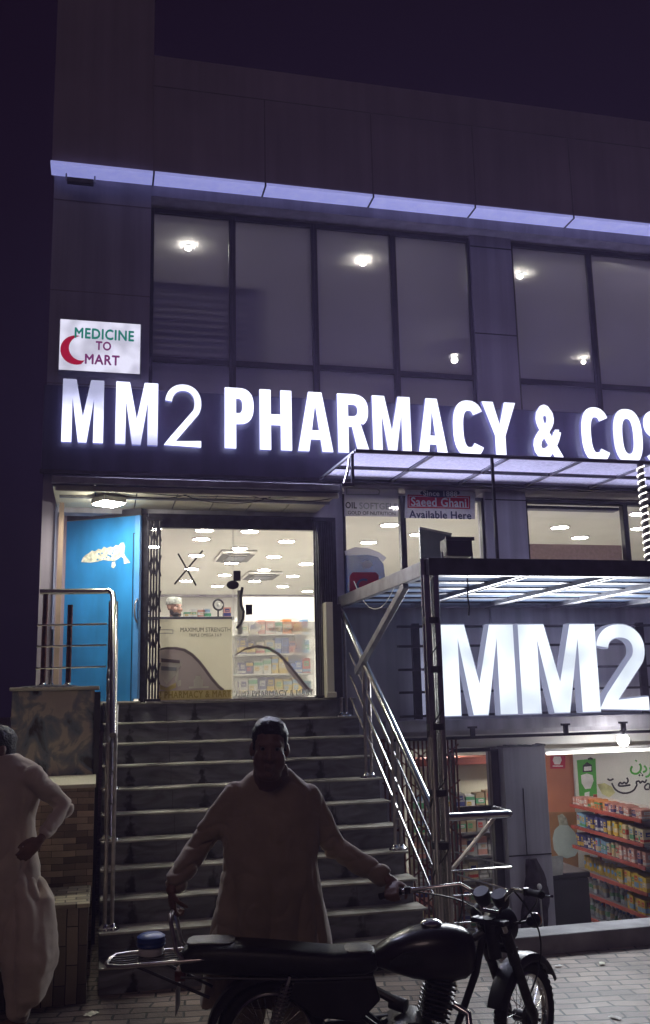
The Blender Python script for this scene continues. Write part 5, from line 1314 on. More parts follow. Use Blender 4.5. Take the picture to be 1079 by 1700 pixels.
FW, RW = S(.695, 0, .275), V((-.72, 0, .275))
wheel(FW, sax, 1); wheel(RW, (0,1,0), 1)
def fender(c, axis, r, a0, a1, wd, m, name, thick=.004, lip=True):
    axis = V(axis).normalized(); x = axis.cross(V((0,0,1))).normalized(); y = V((0,0,1)); fwd = -x if (x.dot(SM.to_3x3() @ V((1,0,0))) < 0) else x
    rings = []; n = 22
    for i in range(n+1):
        a = R_(a0+(a1-a0)*i/n); rad = fwd*math.cos(a)+y*math.sin(a)
        pr = [(-wd, -.030), (-wd, -.008), (-wd*.75, .010), (0, .016), (wd*.75, .010), (wd, -.008), (wd, -.030), (wd-.004, -.030), (wd-.004, -.010), (wd*.72, .005), (0, .011), (-wd*.72, .005), (-wd+.004, -.010), (-wd+.004, -.030)]
        rings.append([V(c)+rad*(r+h)+axis*w_ for w_, h in pr])
    b = B(); b.loft(rings); return L(b, name, m, smooth=True)
fender(FW, sax, .302, 28, 160, .055, 'bikeblack', 'front_fender')
fender(RW, (0,1,0), .315, 20, 205, .065, 'bikeblack', 'rear_fender')
# front fork
for s in (-1, 1):
    b = B(); top = S(.405, .075*s, .80); low = S(.665, .075*s, .275)
    b.tube([top, top.lerp(low, .50)], .017, 12); fk = L(b, 'fork_leg', 'chrome', smooth=True)
    b = B(); b.tube([top.lerp(low, .40), top.lerp(low, .43), top.lerp(low, .9), low], [.021, .026, .026, .020], 12); L(b, 'fork_slider', 'engine', fk, smooth=True)
    b = B(); b.tube([top.lerp(low, .10), top.lerp(low, .40)], .030, 12); L(b, 'fork_shroud', 'bikeblack', fk, smooth=True)
for z_, f in ((.80, 0), (.66, .27)):
    p, q = S(.405, .1, .80).lerp(S(.665, .1, .275), f), S(.405, -.1, .80).lerp(S(.665, -.1, .275), f)
    b = B(); b.bar(p, q, .06, .025); L(b, 'triple_clamp', 'bikeblack', bevel=.006)
# headlight
hd = (SM.to_3x3() @ V((1,0,-.08))).normalized(); hc = S(.50, 0, .765)
b = B(); b.lathe([(.0,-.10),(.05,-.095),(.082,-.05),(.090,0),(.094,.012),(.094,.028),(.086,.030)], hc, hd, 26); hl = L(b, 'headlight', 'bikeblack', smooth=True)
b = B(); b.lathe([(.0,.040),(.05,.038),(.084,.030),(.084,.026),(0,.026)], hc, hd, 24, cap=False); L(b, 'lens', 'chrome', hl, smooth=True)
# instruments
for s in (-1, 1):
    b = B(); c = S(.43, .055*s, .915); ax = (SM.to_3x3() @ V((-.5, 0, .85))).normalized(); b.lathe([(.0,-.05),(.034,-.045),(.043,-.02),(.045,.02),(.041,.028),(0,.028)], c, ax, 20, cap=False); L(b, 'instrument', 'black', smooth=True)
# front and rear indicators with amber lens
MT['amber'] = mat('amber_lens', (.62, .16, .02), .12, var=.15)
_am = MT['amber'].node_tree.nodes['Principled BSDF']; _am.inputs['Transmission Weight'].default_value = .25
def indicator(c, ax, stem):
    b = B(); b.lathe([(0,-.05),(.022,-.045),(.036,-.015),(.038,0)], c, ax, 18); b.tube([stem, c - V(ax)*.02], .007, 6); o = L(b, 'indicator', 'bikeblack', smooth=True)
    b = B(); b.lathe([(.038,.0005),(.036,.015),(.022,.026),(0,.028)], c, ax, 18, cap=False); L(b, 'lens', 'amber', o, smooth=True)
fx = SM.to_3x3() @ V((1,0,0))
indicator(S(.56, -.17, .80), fx, S(.49, -.09, .785)); indicator(S(.56, .17, .80), fx, S(.49, .09, .785))
# handlebar
bar_ = [S(.14, .50, .905), S(.205, .39, .935), S(.385, .16, .965), S(.415, .10, .93), S(.42, .05, .845), S(.42, -.05, .845), S(.415, -.10, .935), S(.385, -.16, .975), S(.29, -.31, .995), S(.23, -.41, 1.005)]
b = B(); b.tube(bar_, .011, 10); hb = L(b, 'handlebar', 'chrome', smooth=True)
GRIP_L0, GRIP_L1 = bar_[0], bar_[0].lerp(bar_[1], 1.05)
for p, q in ((bar_[0], bar_[1]), (bar_[-1], bar_[-2])):
    b = B(); d = (q-p).normalized(); b.tube([p-d*.012, p-d*.004, p, p+d*.11, p+d*.115], [.016,.020,.0165,.0165,.020], 12); L(b, 'grip', 'rubber', hb, smooth=True)
    b = B(); b.tube([p+d*.155, p+d*.12+V((.035,0,-.01)), p+d*.02+V((.055,0,-.012)), p-d*.005+V((.05,0,-.008))], [.008,.006,.005,.007], 8); L(b, 'lever', 'chrome', hb, smooth=True)
    b = B(); b.obox(p+d*.145, (.035,.035,.035)); L(b, 'switch_box', 'black', hb, bevel=.006)
# mirror stub and cables
b = B()
for k, (p, q, bow) in enumerate(((bar_[1], S(.47, .03, .72), .10), (bar_[-2], S(.47, -.03, .72), .10), (bar_[2], V((.12, .05, .55)), .07), (bar_[-3], S(.60, -.05, .33), .12))):
    pts = [p.lerp(q, t/12) + V((bow*math.sin(math.pi*t/12), 0, .04*math.sin(math.pi*t/12))) for t in range(13)]; b.tube(pts, .0045, 6)
L(b, 'control_cable', 'black', smooth=True)
# tank
def ring_rr(x, w_, z0, z1, n=20, e=.75):
    out = []
    for i in range(n):
        a = 2*math.pi*i/n; c, s = math.cos(a), math.sin(a)
        out.append(V((x, w_*math.copysign(abs(c)**e, c), (z0+z1)/2 + (z1-z0)/2*math.copysign(abs(s)**e, s))))
    return out
b = B(); b.loft([ring_rr(x, w_, z0, z1) for x, w_, z0, z1 in ((-.20,.03,.665,.70),(-.185,.07,.63,.715),(-.10,.105,.60,.765),(0,.128,.57,.805),(.10,.138,.555,.82),(.20,.135,.55,.815),(.27,.115,.56,.80),(.315,.075,.59,.775),(.33,.03,.64,.73))])
tk = L(b, 'fuel_tank', 'tank', smooth=True)
b = B(); b.lathe([(.055,.0),(.056,.008),(.045,.018),(.028,.024),(0,.026)], (.11, 0, .818), (0,0,1), 22); L(b, 'fuel_cap', 'chrome', tk, smooth=True)
for s in (-1, 1):
    b = B(); b.loft([ring_rr(x, .010, z0, z1, 10) for x, z0, z1 in ((-.12,.655,.68),(-.05,.645,.715),(.06,.64,.725),(.13,.66,.70))]); bmesh.ops.translate(b.bm, verts=b.bm.verts[:], vec=(0, s*.122, 0))
    L(b, 'knee_pad', 'rubber', tk, smooth=True)
# seat
b = B(); b.loft([ring_rr(x, w_, z0, z1, 22, .6) for x, w_, z0, z1 in ((-1.175,.05,.66,.71),(-1.16,.105,.64,.745),(-1.10,.125,.63,.775),(-.94,.130,.62,.776),(-.74,.130,.61,.760),(-.55,.130,.605,.738),(-.40,.125,.60,.722),(-.25,.11,.60,.715),(-.19,.085,.61,.712),(-.165,.04,.63,.69))])
st = L(b, 'seat', 'vinyl', smooth=True)
for x0, x1, z in ((-1.14, -.90, .778), (-.34, -.20, .718)):
    b = B(); b.loft([ring_rr(x, w_, z-.012, z+h, 16, .6) for x, w_, h in ((x0,.05,.001),(x0+.02,.085,.005),((x0+x1)/2,.09,.006),(x1-.02,.085,.003),(x1,.05,.0))])
    L(b, 'seat_patch', 'vinyl_grey', st, smooth=True)
b = B(); b.tube([(-1.16,-.126,.635),(-.6,-.134,.61),(-.2,-.118,.605)], .006, 6); b.tube([(-1.16,.126,.635),(-.6,.134,.61),(-.2,.118,.605)], .006, 6); L(b, 'seat_trim', 'steel_dark', st, smooth=True)
# side panels, frame, swing arm, shocks
for s in (-1, 1):
    b = B(); P = [(-.62,s*.10,.60),(-.20,s*.10,.60),(-.17,s*.10,.50),(-.28,s*.10,.40),(-.50,s*.10,.43),(-.64,s*.10,.53)]; b.prism(P, (0, s*.025, 0)); L(b, 'side_panel', 'bikeblack', bevel=.012, seg=3)
    b = B(); p, q = V((-.62, s*.135, .60)), V((-.72, s*.135, .30)); b.cyl(p, q, .012, seg=10); sh = L(b, 'shock_absorber', 'chrome', smooth=True)
    b = B(); d = q-p; b.tube([p + d*(.12+.66*k/80) + V((.028*math.cos(k*.9), .028*math.sin(k*.9), 0)) for k in range(81)], .0045, 6); L(b, 'spring', 'chrome_worn', sh, smooth=True)
    b = B(); b.tube([(-.12, s*.075, .33), (-.70, s*.085, .275), (-.76, s*.085, .275)], .018, 10); L(b, 'swing_arm', 'bikeblack', smooth=True)
b = B(); 
b.tube([(.38,0,.74),(.33,0,.55),(.20,0,.25),(.05,0,.20),(-.10,0,.22),(-.15,0,.35)], .019, 10); b.tube([(.38,0,.74),(.1,0,.62),(-.25,0,.585)], .02, 10)
for s in (-1, 1): b.tube([(-.2,s*.06,.585),(-.65,s*.085,.61),(-1.14,s*.085,.63)], .014, 8); b.tube([(-.15,s*.05,.30),(-.35,s*.08,.45),(-.60,s*.085,.60)], .013, 8)
b.cyl(S(.40,0,.82), S(.44,0,.62), .034, seg=14)
L(b, 'frame', 'bikeblack', smooth=True)
# engine
b = B(); b.loft([[V((x, y*w_, z)) for x, z in [(cx+.15*math.cos(a)*e, .27+.10*math.sin(a)) for a in [2*math.pi*i/18 for i in range(18)]]] for y, w_, cx, e in ((-1,.14,-.02,.8),(-1,.125,-.02,1.0),(1,.125,-.02,1.0),(1,.14,-.02,.8))]); en = L(b, 'engine', 'engine', smooth=True)
b = B()
for k in range(9):
    t = k/8; c = V((.10+.05*t, 0, .36+.17*t)); b.obox(c, (.15-.02*abs(t-.5), .17, .009), Matrix.Rotation(R_(16), 3, 'Y'))
b.obox((.125, 0, .45), (.09,.10,.2), Matrix.Rotation(R_(16), 3, 'Y')); L(b, 'cylinder', 'engine', en, bevel=.003)
b = B(); b.tube([(.19,-.03,.42),(.27,-.07,.38),(.27,-.11,.27),(.18,-.135,.17),(-.02,-.145,.145),(-.28,-.15,.17)], .018, 10); b.tube([(-.26,-.15,.168),(-.32,-.152,.175),(-.80,-.165,.25),(-.98,-.168,.275),(-1.0,-.168,.278)], [.020,.036,.042,.040,.022], 14); L(b, 'exhaust', 'chrome', smooth=True)
b = B(); b.lathe([(.0,.0),(.035,.005),(.035,.09),(.0,.10)], (-.03,.0,.40), (-1,.6,.2), 14); b.tube([(-.08,.02,.42),(-.2,.04,.48),(-.3,.05,.50)], .022, 8); L(b, 'carburettor', 'engine', smooth=True)
b = B(); b.tube([(-.02,-.13,.25),(-.02,-.21,.25),(-.02,-.22,.33),(-.03,-.30,.36)], .010, 8); L(b, 'kick_lever', 'chrome', smooth=True)
b = B(); b.tube([(.02,-.27,.20),(.02,.27,.20)], .011, 8)
for s in (-1, 1): b.cyl((.02,s*.19,.20),(.02,s*.29,.20), .019, seg=10)
L(b, 'foot_peg', 'rubber', smooth=True)
b = B(); b.tube([(-.16,.10,.20),(-.25,.13,.01)], .012, 8); b.tube([(-.16,-.10,.20),(-.25,-.13,.01)], .012, 8); b.tube([(-.25,-.16,.012),(-.25,.16,.012)], .011, 8); L(b, 'centre_stand', 'bikeblack', smooth=True)
# tail lamp, rack, grab rail
b = B(); b.box(-1.20,-1.145,-.055,.055,.565,.62); L(b, 'tail_lamp', 'rust', bevel=.012)
b = B(); b.box(-1.19,-1.185,-.09,.09,.42,.54); L(b, 'number_plate', 'white', bevel=.004)
zr_ = .665
b = B(); b.tube([(-1.02,-.115,zr_+.02),(-1.46,-.125,zr_),(-1.52,-.10,zr_-.002),(-1.54,-.05,zr_-.003),(-1.54,.05,zr_-.003),(-1.52,.10,zr_-.002),(-1.46,.125,zr_),(-1.02,.115,zr_+.02)], .0105, 10)
rk = L(b, 'rack', 'chrome_worn', smooth=True)
b = B()
for y in (-.06, -.02, .02, .06): b.tube([(-1.05,y,zr_+.015),(-1.53,y,zr_-.003)], .005, 6)
for x in (-1.18, -1.38): b.tube([(x,-.118,zr_+.005),(x,.118,zr_+.005)], .006, 6)
for s in (-1, 1): b.tube([(-1.38,s*.12,zr_),(-1.02,s*.09,.50)], .008, 6)
L(b, 'rack_bar', 'steel_dark', rk, smooth=True)
b = B(); b.tube([(-1.10,.10,.63),(-1.185,.10,.72),(-1.215,.10,.86),(-1.22,.06,.885),(-1.22,-.06,.885),(-1.215,-.10,.86),(-1.185,-.10,.72),(-1.10,-.10,.63)], .011, 10); L(b, 'grab_rail', 'chrome_worn', smooth=True)
BKM = Matrix.Translation(BK.location) @ Matrix.Rotation(BK_ANG, 4, 'Z')
RAIL_W = BKM @ V((-1.22, .05, .885)); GRIP_W0, GRIP_W1 = BKM @ bar_[0], BKM @ bar_[1]
# blue lidded jar lying on the rack
jc = BKM @ V((-1.33, .03, zr_+.010))
JR = thing('plastic_jar', 'blue lidded plastic jar tied on the rear rack of the motorcycle', 'jar', jc)
b = B(); b.lathe([(.04,0),(.062,.006),(.066,.03),(.060,.045)], jc, (0,0,1), 20); b.build('jar_body', 'white', JR, smooth=True)
b = B(); b.lathe([(.070,.046),(.074,.055),(.070,.062),(.074,.072),(.070,.082),(.072,.092),(.055,.104),(.0,.108)], jc, (0,0,1), 22); b.build('lid', mat('blue_lid', (.015,.06,.26), .4), JR, smooth=True)

# litter on the pavers
def scrap(px_, py_, w_, h_, rot, m, label):
    c = atZ(px_, py_, .004); M = Matrix.Rotation(rot, 3, 'Z'); n = 6; b = B(); g_ = []
    for i in range(n+1):
        g_.append([b.bm.verts.new(c + M @ V(((i/n-.5)*w_, (j/n-.5)*h_, .003+.010*abs(noise.noise(V((i*.7+px_, j*.8, 1))))))) for j in range(n+1)])
    for i in range(n):
        for j in range(n): b.bm.faces.new((g_[i][j], g_[i+1][j], g_[i+1][j+1], g_[i][j+1]))
    tag(b.build('paper_scrap', m, None, smooth=True), label, 'litter')
scrap(1022, 1690, .035, .075, .5, 'white', 'small white paper scrap on the pavers at the lower right corner')
scrap(928, 1604, .05, .03, .2, 'white', 'tiny pale paper scrap on the pavers just above the front mudguard')
scrap(1000, 1600, .07, .04, 1.1, 'peel', 'flat yellowish wrapper on the pavers below the kerb')
scrap(152, 1684, .09, .06, .9, 'peel', 'crumpled pale wrapper beside the foot of the stairs')

# ================================================================== PEOPLE
def organic(name, build, m, parent, voxel=.012, smooth=3, fold=None):
    """closed shapes fused into one continuous surface"""
    b = B(); build(b)
    me = bpy.data.meshes.new(name); bmesh.ops.recalc_face_normals(b.bm, faces=b.bm.faces); b.bm.to_mesh(me); b.bm.free()
    o = bpy.data.objects.new('body_build', me); C.objects.link(o)
    r = o.modifiers.new('r', 'REMESH'); r.mode = 'VOXEL'; r.voxel_size = voxel
    s = o.modifiers.new('s', 'SMOOTH'); s.iterations = smooth; s.factor = .5
    dg = bpy.context.evaluated_depsgraph_get(); dg.update()
    m2 = bpy.data.meshes.new_from_object(o.evaluated_get(dg)); bpy.data.objects.remove(o); bpy.data.meshes.remove(me)
    m2.name = name; off = base_of(parent)
    if fold:
        ns = [v.normal.copy() for v in m2.vertices]
        for v, n_ in zip(m2.vertices, ns): v.co = v.co + n_*fold(v.co)
    for v in m2.vertices: v.co -= off
    m2.materials.clear(); m2.materials.append(MT[m] if isinstance(m, str) else m)
    for p in m2.polygons: p.use_smooth = True; p.material_index = 0
    o = bpy.data.objects.new(name, m2); C.objects.link(o); o.parent = parent
    return o
def caps(b, pts, rs, seg=14):
    """tapered limb with round ends"""
    pts = [V(p) for p in pts]
    for p, r in zip(pts, rs): b.ell(p, r, u=14, v=8)
    b.tube(pts, rs, seg)
def head_shapes(b, c, M, k=1.0, ears=True, fat=0.0):
    f = lambda x, y, z: V(c) + M @ (V((x, y, z))*k)
    def e(p, r): b.ell(f(*p), V(r)*k, M, u=18, v=12)
    e((0,.012,.030), (.078,.098,.092)); e((0,-.030,-.030), (.066,.066,.088)); e((0,-.042,-.088), (.050,.046,.036))
    e((.042,-.062,-.036), (.028,.028,.032)); e((-.042,-.062,-.036), (.028,.028,.032))
    caps(b, [f(-.045,-.076,.020), f(0,-.086,.024), f(.045,-.076,.020)], [.012*k,.013*k,.012*k], 10)
    caps(b, [f(0,-.088,.010), f(0,-.100,-.020), f(0,-.108,-.038)], [.011*k,.013*k,.016*k], 10)
    e((.016,-.096,-.042), (.012,.012,.010)); e((-.016,-.096,-.042), (.012,.012,.010))
    e((0,-.094,-.070), (.026,.014,.008)); e((0,-.092,-.081), (.022,.014,.009)); e((0,-.084,-.112), (.022,.016,.016))
    if fat:
        e((0,-.030,-.075), (.066+fat,.058,.050)); e((.040,-.050,-.055), (.034,.034,.042)); e((-.040,-.050,-.055), (.034,.034,.042)); e((0,-.030,-.118), (.060,.050,.032))
    if ears:
        for s in (-1, 1): e((s*.080,.012,-.014), (.013,.024,.034))
def eyes(c, M, k, parent):
    b = B()
    for s in (-1, 1): b.ell(V(c)+M @ (V((s*.032,-.0785,.004))*k), .0118*k, u=12, v=8)
    b.build('eyes', mat('eye_white', (.12,.10,.095), .35), parent, smooth=True)
    b = B()
    for s in (-1, 1): b.ell(V(c)+M @ (V((s*.032,-.0885,.004))*k), V((.0066,.0035,.0066))*k, u=10, v=6)
    b.build('pupils', 'black', parent, smooth=True)
def hair_cap(name, c, M, k, parent, m='hair', front=.055, seed=1.0, low=-.06):
    """hair as a thick irregular shell round the skull, open over the face"""
    def bl(b):
        f = lambda x, y, z: V(c)+M @ (V((x,y,z))*k)
        b.ell(f(0,.022,.050), V((.085,.098,.085))*k, M); b.ell(f(0,.055,.0), V((.080,.066,.085))*k, M); b.ell(f(0,-.026,.088), V((.066,.058,.042))*k, M)
        for s in (-1, 1): b.ell(f(s*.066,.004,.045), V((.018,.045,.045))*k, M); b.ell(f(s*.072,-.014,.006), V((.008,.012,.026))*k, M)
    return organic(name, bl, m, parent, .009, 2, fold=lambda p: .004*noise.noise(p*38+V((seed,0,0))) + .003*noise.noise(p*90))
def hand_shapes(b, wrist, palm_dir, normal, side, curl=1.0, k=1.0, spread=.0, ts=.72):
    """palm plus five separate fingers; normal points out of the back of the hand; side = towards the thumb"""
    d = V(palm_dir).normalized(); n = V(normal).normalized(); s = V(side); s = (s - d*s.dot(d)).normalized(); n = (n - d*n.dot(d) - s*n.dot(s)).normalized()
    w0 = V(wrist); M = Matrix((s, d, n)).transposed()
    b.ell(w0 + d*.048*k, V((.042,.054,.018))*k, M, u=14, v=8); b.ell(w0 + d*.078*k, V((.043,.018,.015))*k, M, u=14, v=8)
    for i, (off, ln) in enumerate(((.031,.072),(.011,.080),(-.010,.075),(-.030,.058))):
        p = w0 + d*.088*k + s*off*k; a = R_(18)*curl; pts = [p]
        dirn = d*1.0 + s*off*spread
        for seg_, fr in enumerate((.42,.33,.25)):
            dd = (dirn*math.cos(a) - n*math.sin(a)).normalized(); p = p + dd*ln*fr*k; pts.append(p); a += R_(52+4*i)*curl
        caps(b, pts, [.0098*k,.0092*k,.0086*k,.0074*k], 10)
    p0 = w0 + d*.028*k + s*.034*k; p1 = p0 + (s*ts+d*.62-n*.20*curl).normalized()*.040*k; p2 = p1 + (s*.10+d*.72-n*.60*curl).normalized()*.032*k; p3 = p2 + (d*.6-s*.35*curl-n*.7*curl).normalized()*.024*k
    caps(b, [p0, p1, p2, p3], [.015*k,.0115*k,.0105*k,.0088*k], 10)
def ering(c, rx_, ry_, n=28, ex=.9, rot=0.0):
    out = []
    for i in range(n):
        a = 2*math.pi*i/n; q, s = math.cos(a), math.sin(a)
        x, y = rx_*math.copysign(abs(q)**ex, q), ry_*math.copysign(abs(s)**ex, s)
        out.append(V(c)+V((x*math.cos(rot)-y*math.sin(rot), x*math.sin(rot)+y*math.cos(rot), 0)))
    return out

# ---- man behind the motorcycle
TY = 5.36
PM = thing('person', 'man in a loose dusty kurta holding the motorcycle by its handlebar and rear rail', 'person', (.96, TY, 0))
hc_ = atY(448, 1240, TY-.16); HK = 1.20
HM = (Matrix.Rotation(R_(-9), 3, 'Z') @ Matrix.Rotation(R_(5), 3, 'X') @ Matrix.Rotation(R_(3), 3, 'Y'))
shR, shL = atY(392, 1322, TY), atY(512, 1326, TY)           # his right shoulder is left in the photo
elR, elL = atY(330, 1405, TY+.02), atY(556, 1408, TY+.00)
gR = RAIL_W; gL = GRIP_W0.lerp(GRIP_W1, .45)
wrR = gR + V((-.012, .012, .098)); gdir = (GRIP_W1-GRIP_W0).normalized(); gperp = V((gdir.y, -gdir.x, 0)).normalized(); wrL = gL - gperp*.085 + V((0, 0, .040))
hipR, hipL = V((.84, TY+.03, .92)), V((1.07, TY+.03, .92))
def man_body(b):
    head_shapes(b, hc_, HM, HK, fat=.006)
    nk = (shR+shL)/2
    caps(b, [hc_+V((0,.03,-.07)), V((hc_.x+.005, TY-.04, nk.z+.06)), V((nk.x, TY, nk.z-.04))], [.080,.086,.10])
    caps(b, [V((nk.x, TY, nk.z-.06)), V((nk.x, TY-.01, 1.22)), V((.95, TY, .98))], [.13,.15,.14])
    caps(b, [shR, V((nk.x, TY, nk.z-.02)), shL], [.05,.08,.05])
    for sh, el, wr in ((shR, elR, wrR), (shL, elL, wrL)): caps(b, [sh, sh.lerp(el, .5), el, el.lerp(wr, .4), wr], [.046,.042,.040,.039,.029])
    hand_shapes(b, wrR, gR-wrR, V((-1,0,.1)), V((.2,-1,0)), 1.3, 1.08)
    hand_shapes(b, wrL, gperp+V((0,0,-.25)), V((0,0,1)), gdir, 1.25, 1.08)
    for hp, x in ((hipR, .80), (hipL, 1.12)):
        caps(b, [hp, V((x, TY+.04, .50)), V((x, TY+.10, .09))], [.095,.065,.042]); caps(b, [V((x, TY+.10, .045)), V((x-.01, TY-.06, .035))], [.042,.036])
bodyM = organic('body', man_body, 'skin', PM, .0075, 3)
eyes(hc_, HM, HK, PM); hair_cap('hair', hc_, HM, HK, PM)
def man_kurta(b):
    def ax(p0, p1, py, y=TY): return xY(p0, py, y), xY(p1, py, y), zY((p0+p1)/2, py, y)
    R = []
    for p0, p1, py, ry_, dy in ((421,479,1276,.085,-.03),(398,502,1296,.105,-.01),(374,524,1318,.135,0),(364,532,1350,.165,-.005),(366,528,1385,.185,-.015),(368,525,1425,.195,-.02),(362,530,1465,.195,-.02),(352,537,1505,.19,-.01),(346,546,1548,.19,0),(338,556,1600,.20,0),(330,566,1660,.21,0)):
        a, c, z = ax(p0, p1, py); R.append(ering(((a+c)/2, TY+dy, z), (c-a)/2, ry_))
    b.loft(R)
    for sh, el, wr, cuff in ((shR, elR, wrR, .066), (shL, elL, wrL, .06)):
        w1 = el.lerp(wr, .80); caps(b, [sh, sh.lerp(el, .5), el, el.lerp(w1, .55), w1], [.084,.076,.070,.066,cuff], 16)
def ridge(p, sharp=3.0):
    """narrow creases: 1 on a crease line, 0 between"""
    return max(0.0, 1-abs(noise.noise(p))*2.2)**sharp
def kfold(cx, ztop, sz, amp=1.0, ty=0.0):
    """hanging cloth: vertical drapes that grow towards the hem, tight creases across the sleeves and under the arms"""
    def f(p):
        d = max(0, min(1, (ztop-p.z)/.8)); ax = abs(p.x-cx)
        arm = max(0, min(1, (ax-.25)/.07))*max(0, min(1, (p.z-sz)/.15))
        body = (1-arm)
        v = -.030*d*body*ridge(V((p.x*4.6, p.y*4.6+7, p.z*.9)), 2.4) - .006*body*ridge(V((p.x*5, p.y*5, p.z*6+11)), 5)
        v += .020*d*body*noise.noise(V((p.x*8, p.y*8, p.z*1.0+5)))
        v -= .016*arm*ridge(V((p.x*7, p.y*7, p.z*11+3)), 2.5)
        v += .006*noise.noise(p*13)
        return amp*v
    return f
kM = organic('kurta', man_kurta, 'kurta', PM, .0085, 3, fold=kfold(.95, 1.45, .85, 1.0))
# collar, front placket, chest pocket
b = B(); nkc = V((xY(449, 1283, TY-.03), TY-.045, zY(449, 1279, TY-.03)))
b.loft([ering(nkc+V((0,0,-.03)), .105, .105, 24), ering(nkc+V((0,-.002,.03)), .090, .088, 24), ering(nkc+V((0,-.002,.032)), .082, .080, 24), ering(nkc+V((0,0,-.02)), .092, .092, 24)], cap=False)
b.build('collar', 'kurta', PM, smooth=True)
b = B()
for s_ in (-1, 1):     # folded collar wings
    q = nkc + V((s_*.012, -.098, .028)); b.prism([q, q+V((s_*.062,.020,.006)), q+V((s_*.070,.004,-.052)), q+V((s_*.030,-.022,-.062))], (0, -.008, .002)); 
    b.build('collar_wing', 'kurta', PM, bevel=.003); b = B()
b.bm.free()
def man_shalwar(b):
    for hp, x in ((hipR, .79), (hipL, 1.13)): caps(b, [hp, V((x, TY+.04, .60)), V((x, TY+.07, .30)), V((x, TY+.10, .12))], [.15,.16,.135,.085])
organic('shalwar', man_shalwar, 'kurta_pale', PM, .016, 4, fold=lambda p: .014*noise.noise(V((p.x*9, p.y*9, p.z*3))))
b = B()
for x in (.80, 1.12): b.loft([ering((x-.005, TY+.02, z), rx_, ry_, 20) for z, rx_, ry_ in ((.001,.05,.14),(.012,.052,.142),(.024,.048,.135))])
b.build('sandals', 'rubber', PM, smooth=True)

# ---- man standing at the left with his hand on his hip
LY_ = 6.55
LM = thing('person', 'man in pale kurta by the stepped wall, one hand on his hip', 'person', (-.62, LY_, 0))
lh = atY(-8, 1243, LY_); LHM = Matrix.Rotation(R_(-62), 3, 'Z') @ Matrix.Rotation(R_(-8), 3, 'X'); LK = 1.12
lsh = atY(58, 1290, LY_-.12); lel = atY(107, 1340, LY_-.06); lwr = atY(68, 1393, LY_-.24); lhd = atY(46, 1410, LY_-.26)
rsh = V((lsh.x-.34, LY_+.10, lsh.z)); rel = rsh + V((-.08, -.02, -.30)); rwr = rel + V((.03, -.16, -.20))
bx = lambda p, py: xY(p, py, LY_)
def lman_body(b):
    head_shapes(b, lh, LHM, LK); nk = (lsh+rsh)/2
    caps(b, [lh+V((.03,0,-.08)), V((nk.x+.06, LY_, nk.z+.06)), V((nk.x+.03, LY_, nk.z-.04))], [.062,.064,.08]); caps(b, [V((nk.x, LY_, nk.z-.08)), V((nk.x+.02, LY_, 1.0))], [.12,.13])
    caps(b, [lsh, V((nk.x, LY_, nk.z-.01)), rsh], [.045,.075,.045])
    for s_, e_, w_ in ((lsh, lel, lwr), (rsh, rel, rwr)): caps(b, [s_, s_.lerp(e_, .5), e_, e_.lerp(w_, .4), w_], [.042,.036,.030,.032,.027])
    hand_shapes(b, lwr, (lhd-lwr)+V((-.01,0,-.03)), V((.1,-1,.2)), V((-.4,-.2,.8)), .35, 1.05, spread=2.0, ts=.35); hand_shapes(b, rwr, V((0,-.3,-1)), V((-1,0,0)), V((0,-1,.2)), .6, 1.05)
    for x, y in ((-.42, LY_-.08), (-.72, LY_+.08)): caps(b, [V((nk.x+.02, LY_, .95)), V((x, y, .5)), V((x, y, .10))], [.09,.06,.04]); caps(b, [V((x, y, .045)), V((x-.13, y-.09, .035))], [.04,.034])
organic('body', lman_body, 'skin', LM, .0085, 3)
eyes(lh, LHM, LK, LM); hair_cap('hair', lh, LHM, LK, LM, seed=4.0)
def lman_kurta(b):
    R = []
    for p0, p1, py, ry_ in ((-25,32,1252,.085),(-45,62,1270,.12),(-62,82,1292,.15),(-70,70,1325,.165),(-70,60,1360,.17),(-70,62,1400,.175),(-76,70,1440,.18),(-84,72,1490,.19),(-92,58,1540,.195),(-96,40,1590,.20)):
        a, c, z = bx(p0, py), bx(p1, py), zY((p0+p1)/2, py, LY_); R.append(ering(((a+c)/2, LY_, z), (c-a)/2, ry_))
    b.loft(R)
    for s_, e_, w_ in ((lsh, lel, lwr), (rsh, rel, rwr)):
        w1 = e_.lerp(w_, .80); caps(b, [s_, s_.lerp(e_, .5), e_, e_.lerp(w1, .5), w1], [.076,.068,.066,.058,.050], 16)
organic('kurta', lman_kurta, 'kurta_pale', LM, .0095, 3, fold=kfold(-.62, 1.5, 1.0, .95))
def lman_shal(b):
    for (x0, y0, x1, y1, bulge) in ((-.40, LY_-.08, -.40, LY_-.12, .17), (-.72, LY_+.06, -.72, LY_+.08, .16)):
        caps(b, [V((x0-.10, LY_, .95)), V((x0, y0, .70)), V((x1+.02, y1, .42)), V((x1+.01, y1, .24)), V((x1-.02, y1, .12))], [.13,.16,bulge,.13,.085])
organic('shalwar', lman_shal, 'kurta_pale', LM, .0115, 3, fold=lambda p: -.034*ridge(V((p.x*6, p.y*6, p.z*1.1)), 2.2) + .018*noise.noise(V((p.x*11, p.y*11, p.z*1.6))) + .006*noise.noise(p*18))
b = B()
for x, y in ((-.42, LY_-.08), (-.72, LY_+.08)): b.loft([ering((x-.06, y-.05, z), rx_, ry_, 20, rot=R_(30)) for z, rx_, ry_ in ((.001,.14,.05),(.012,.142,.052),(.024,.135,.048))])
b.build('sandals', 'rubber', LM, smooth=True)

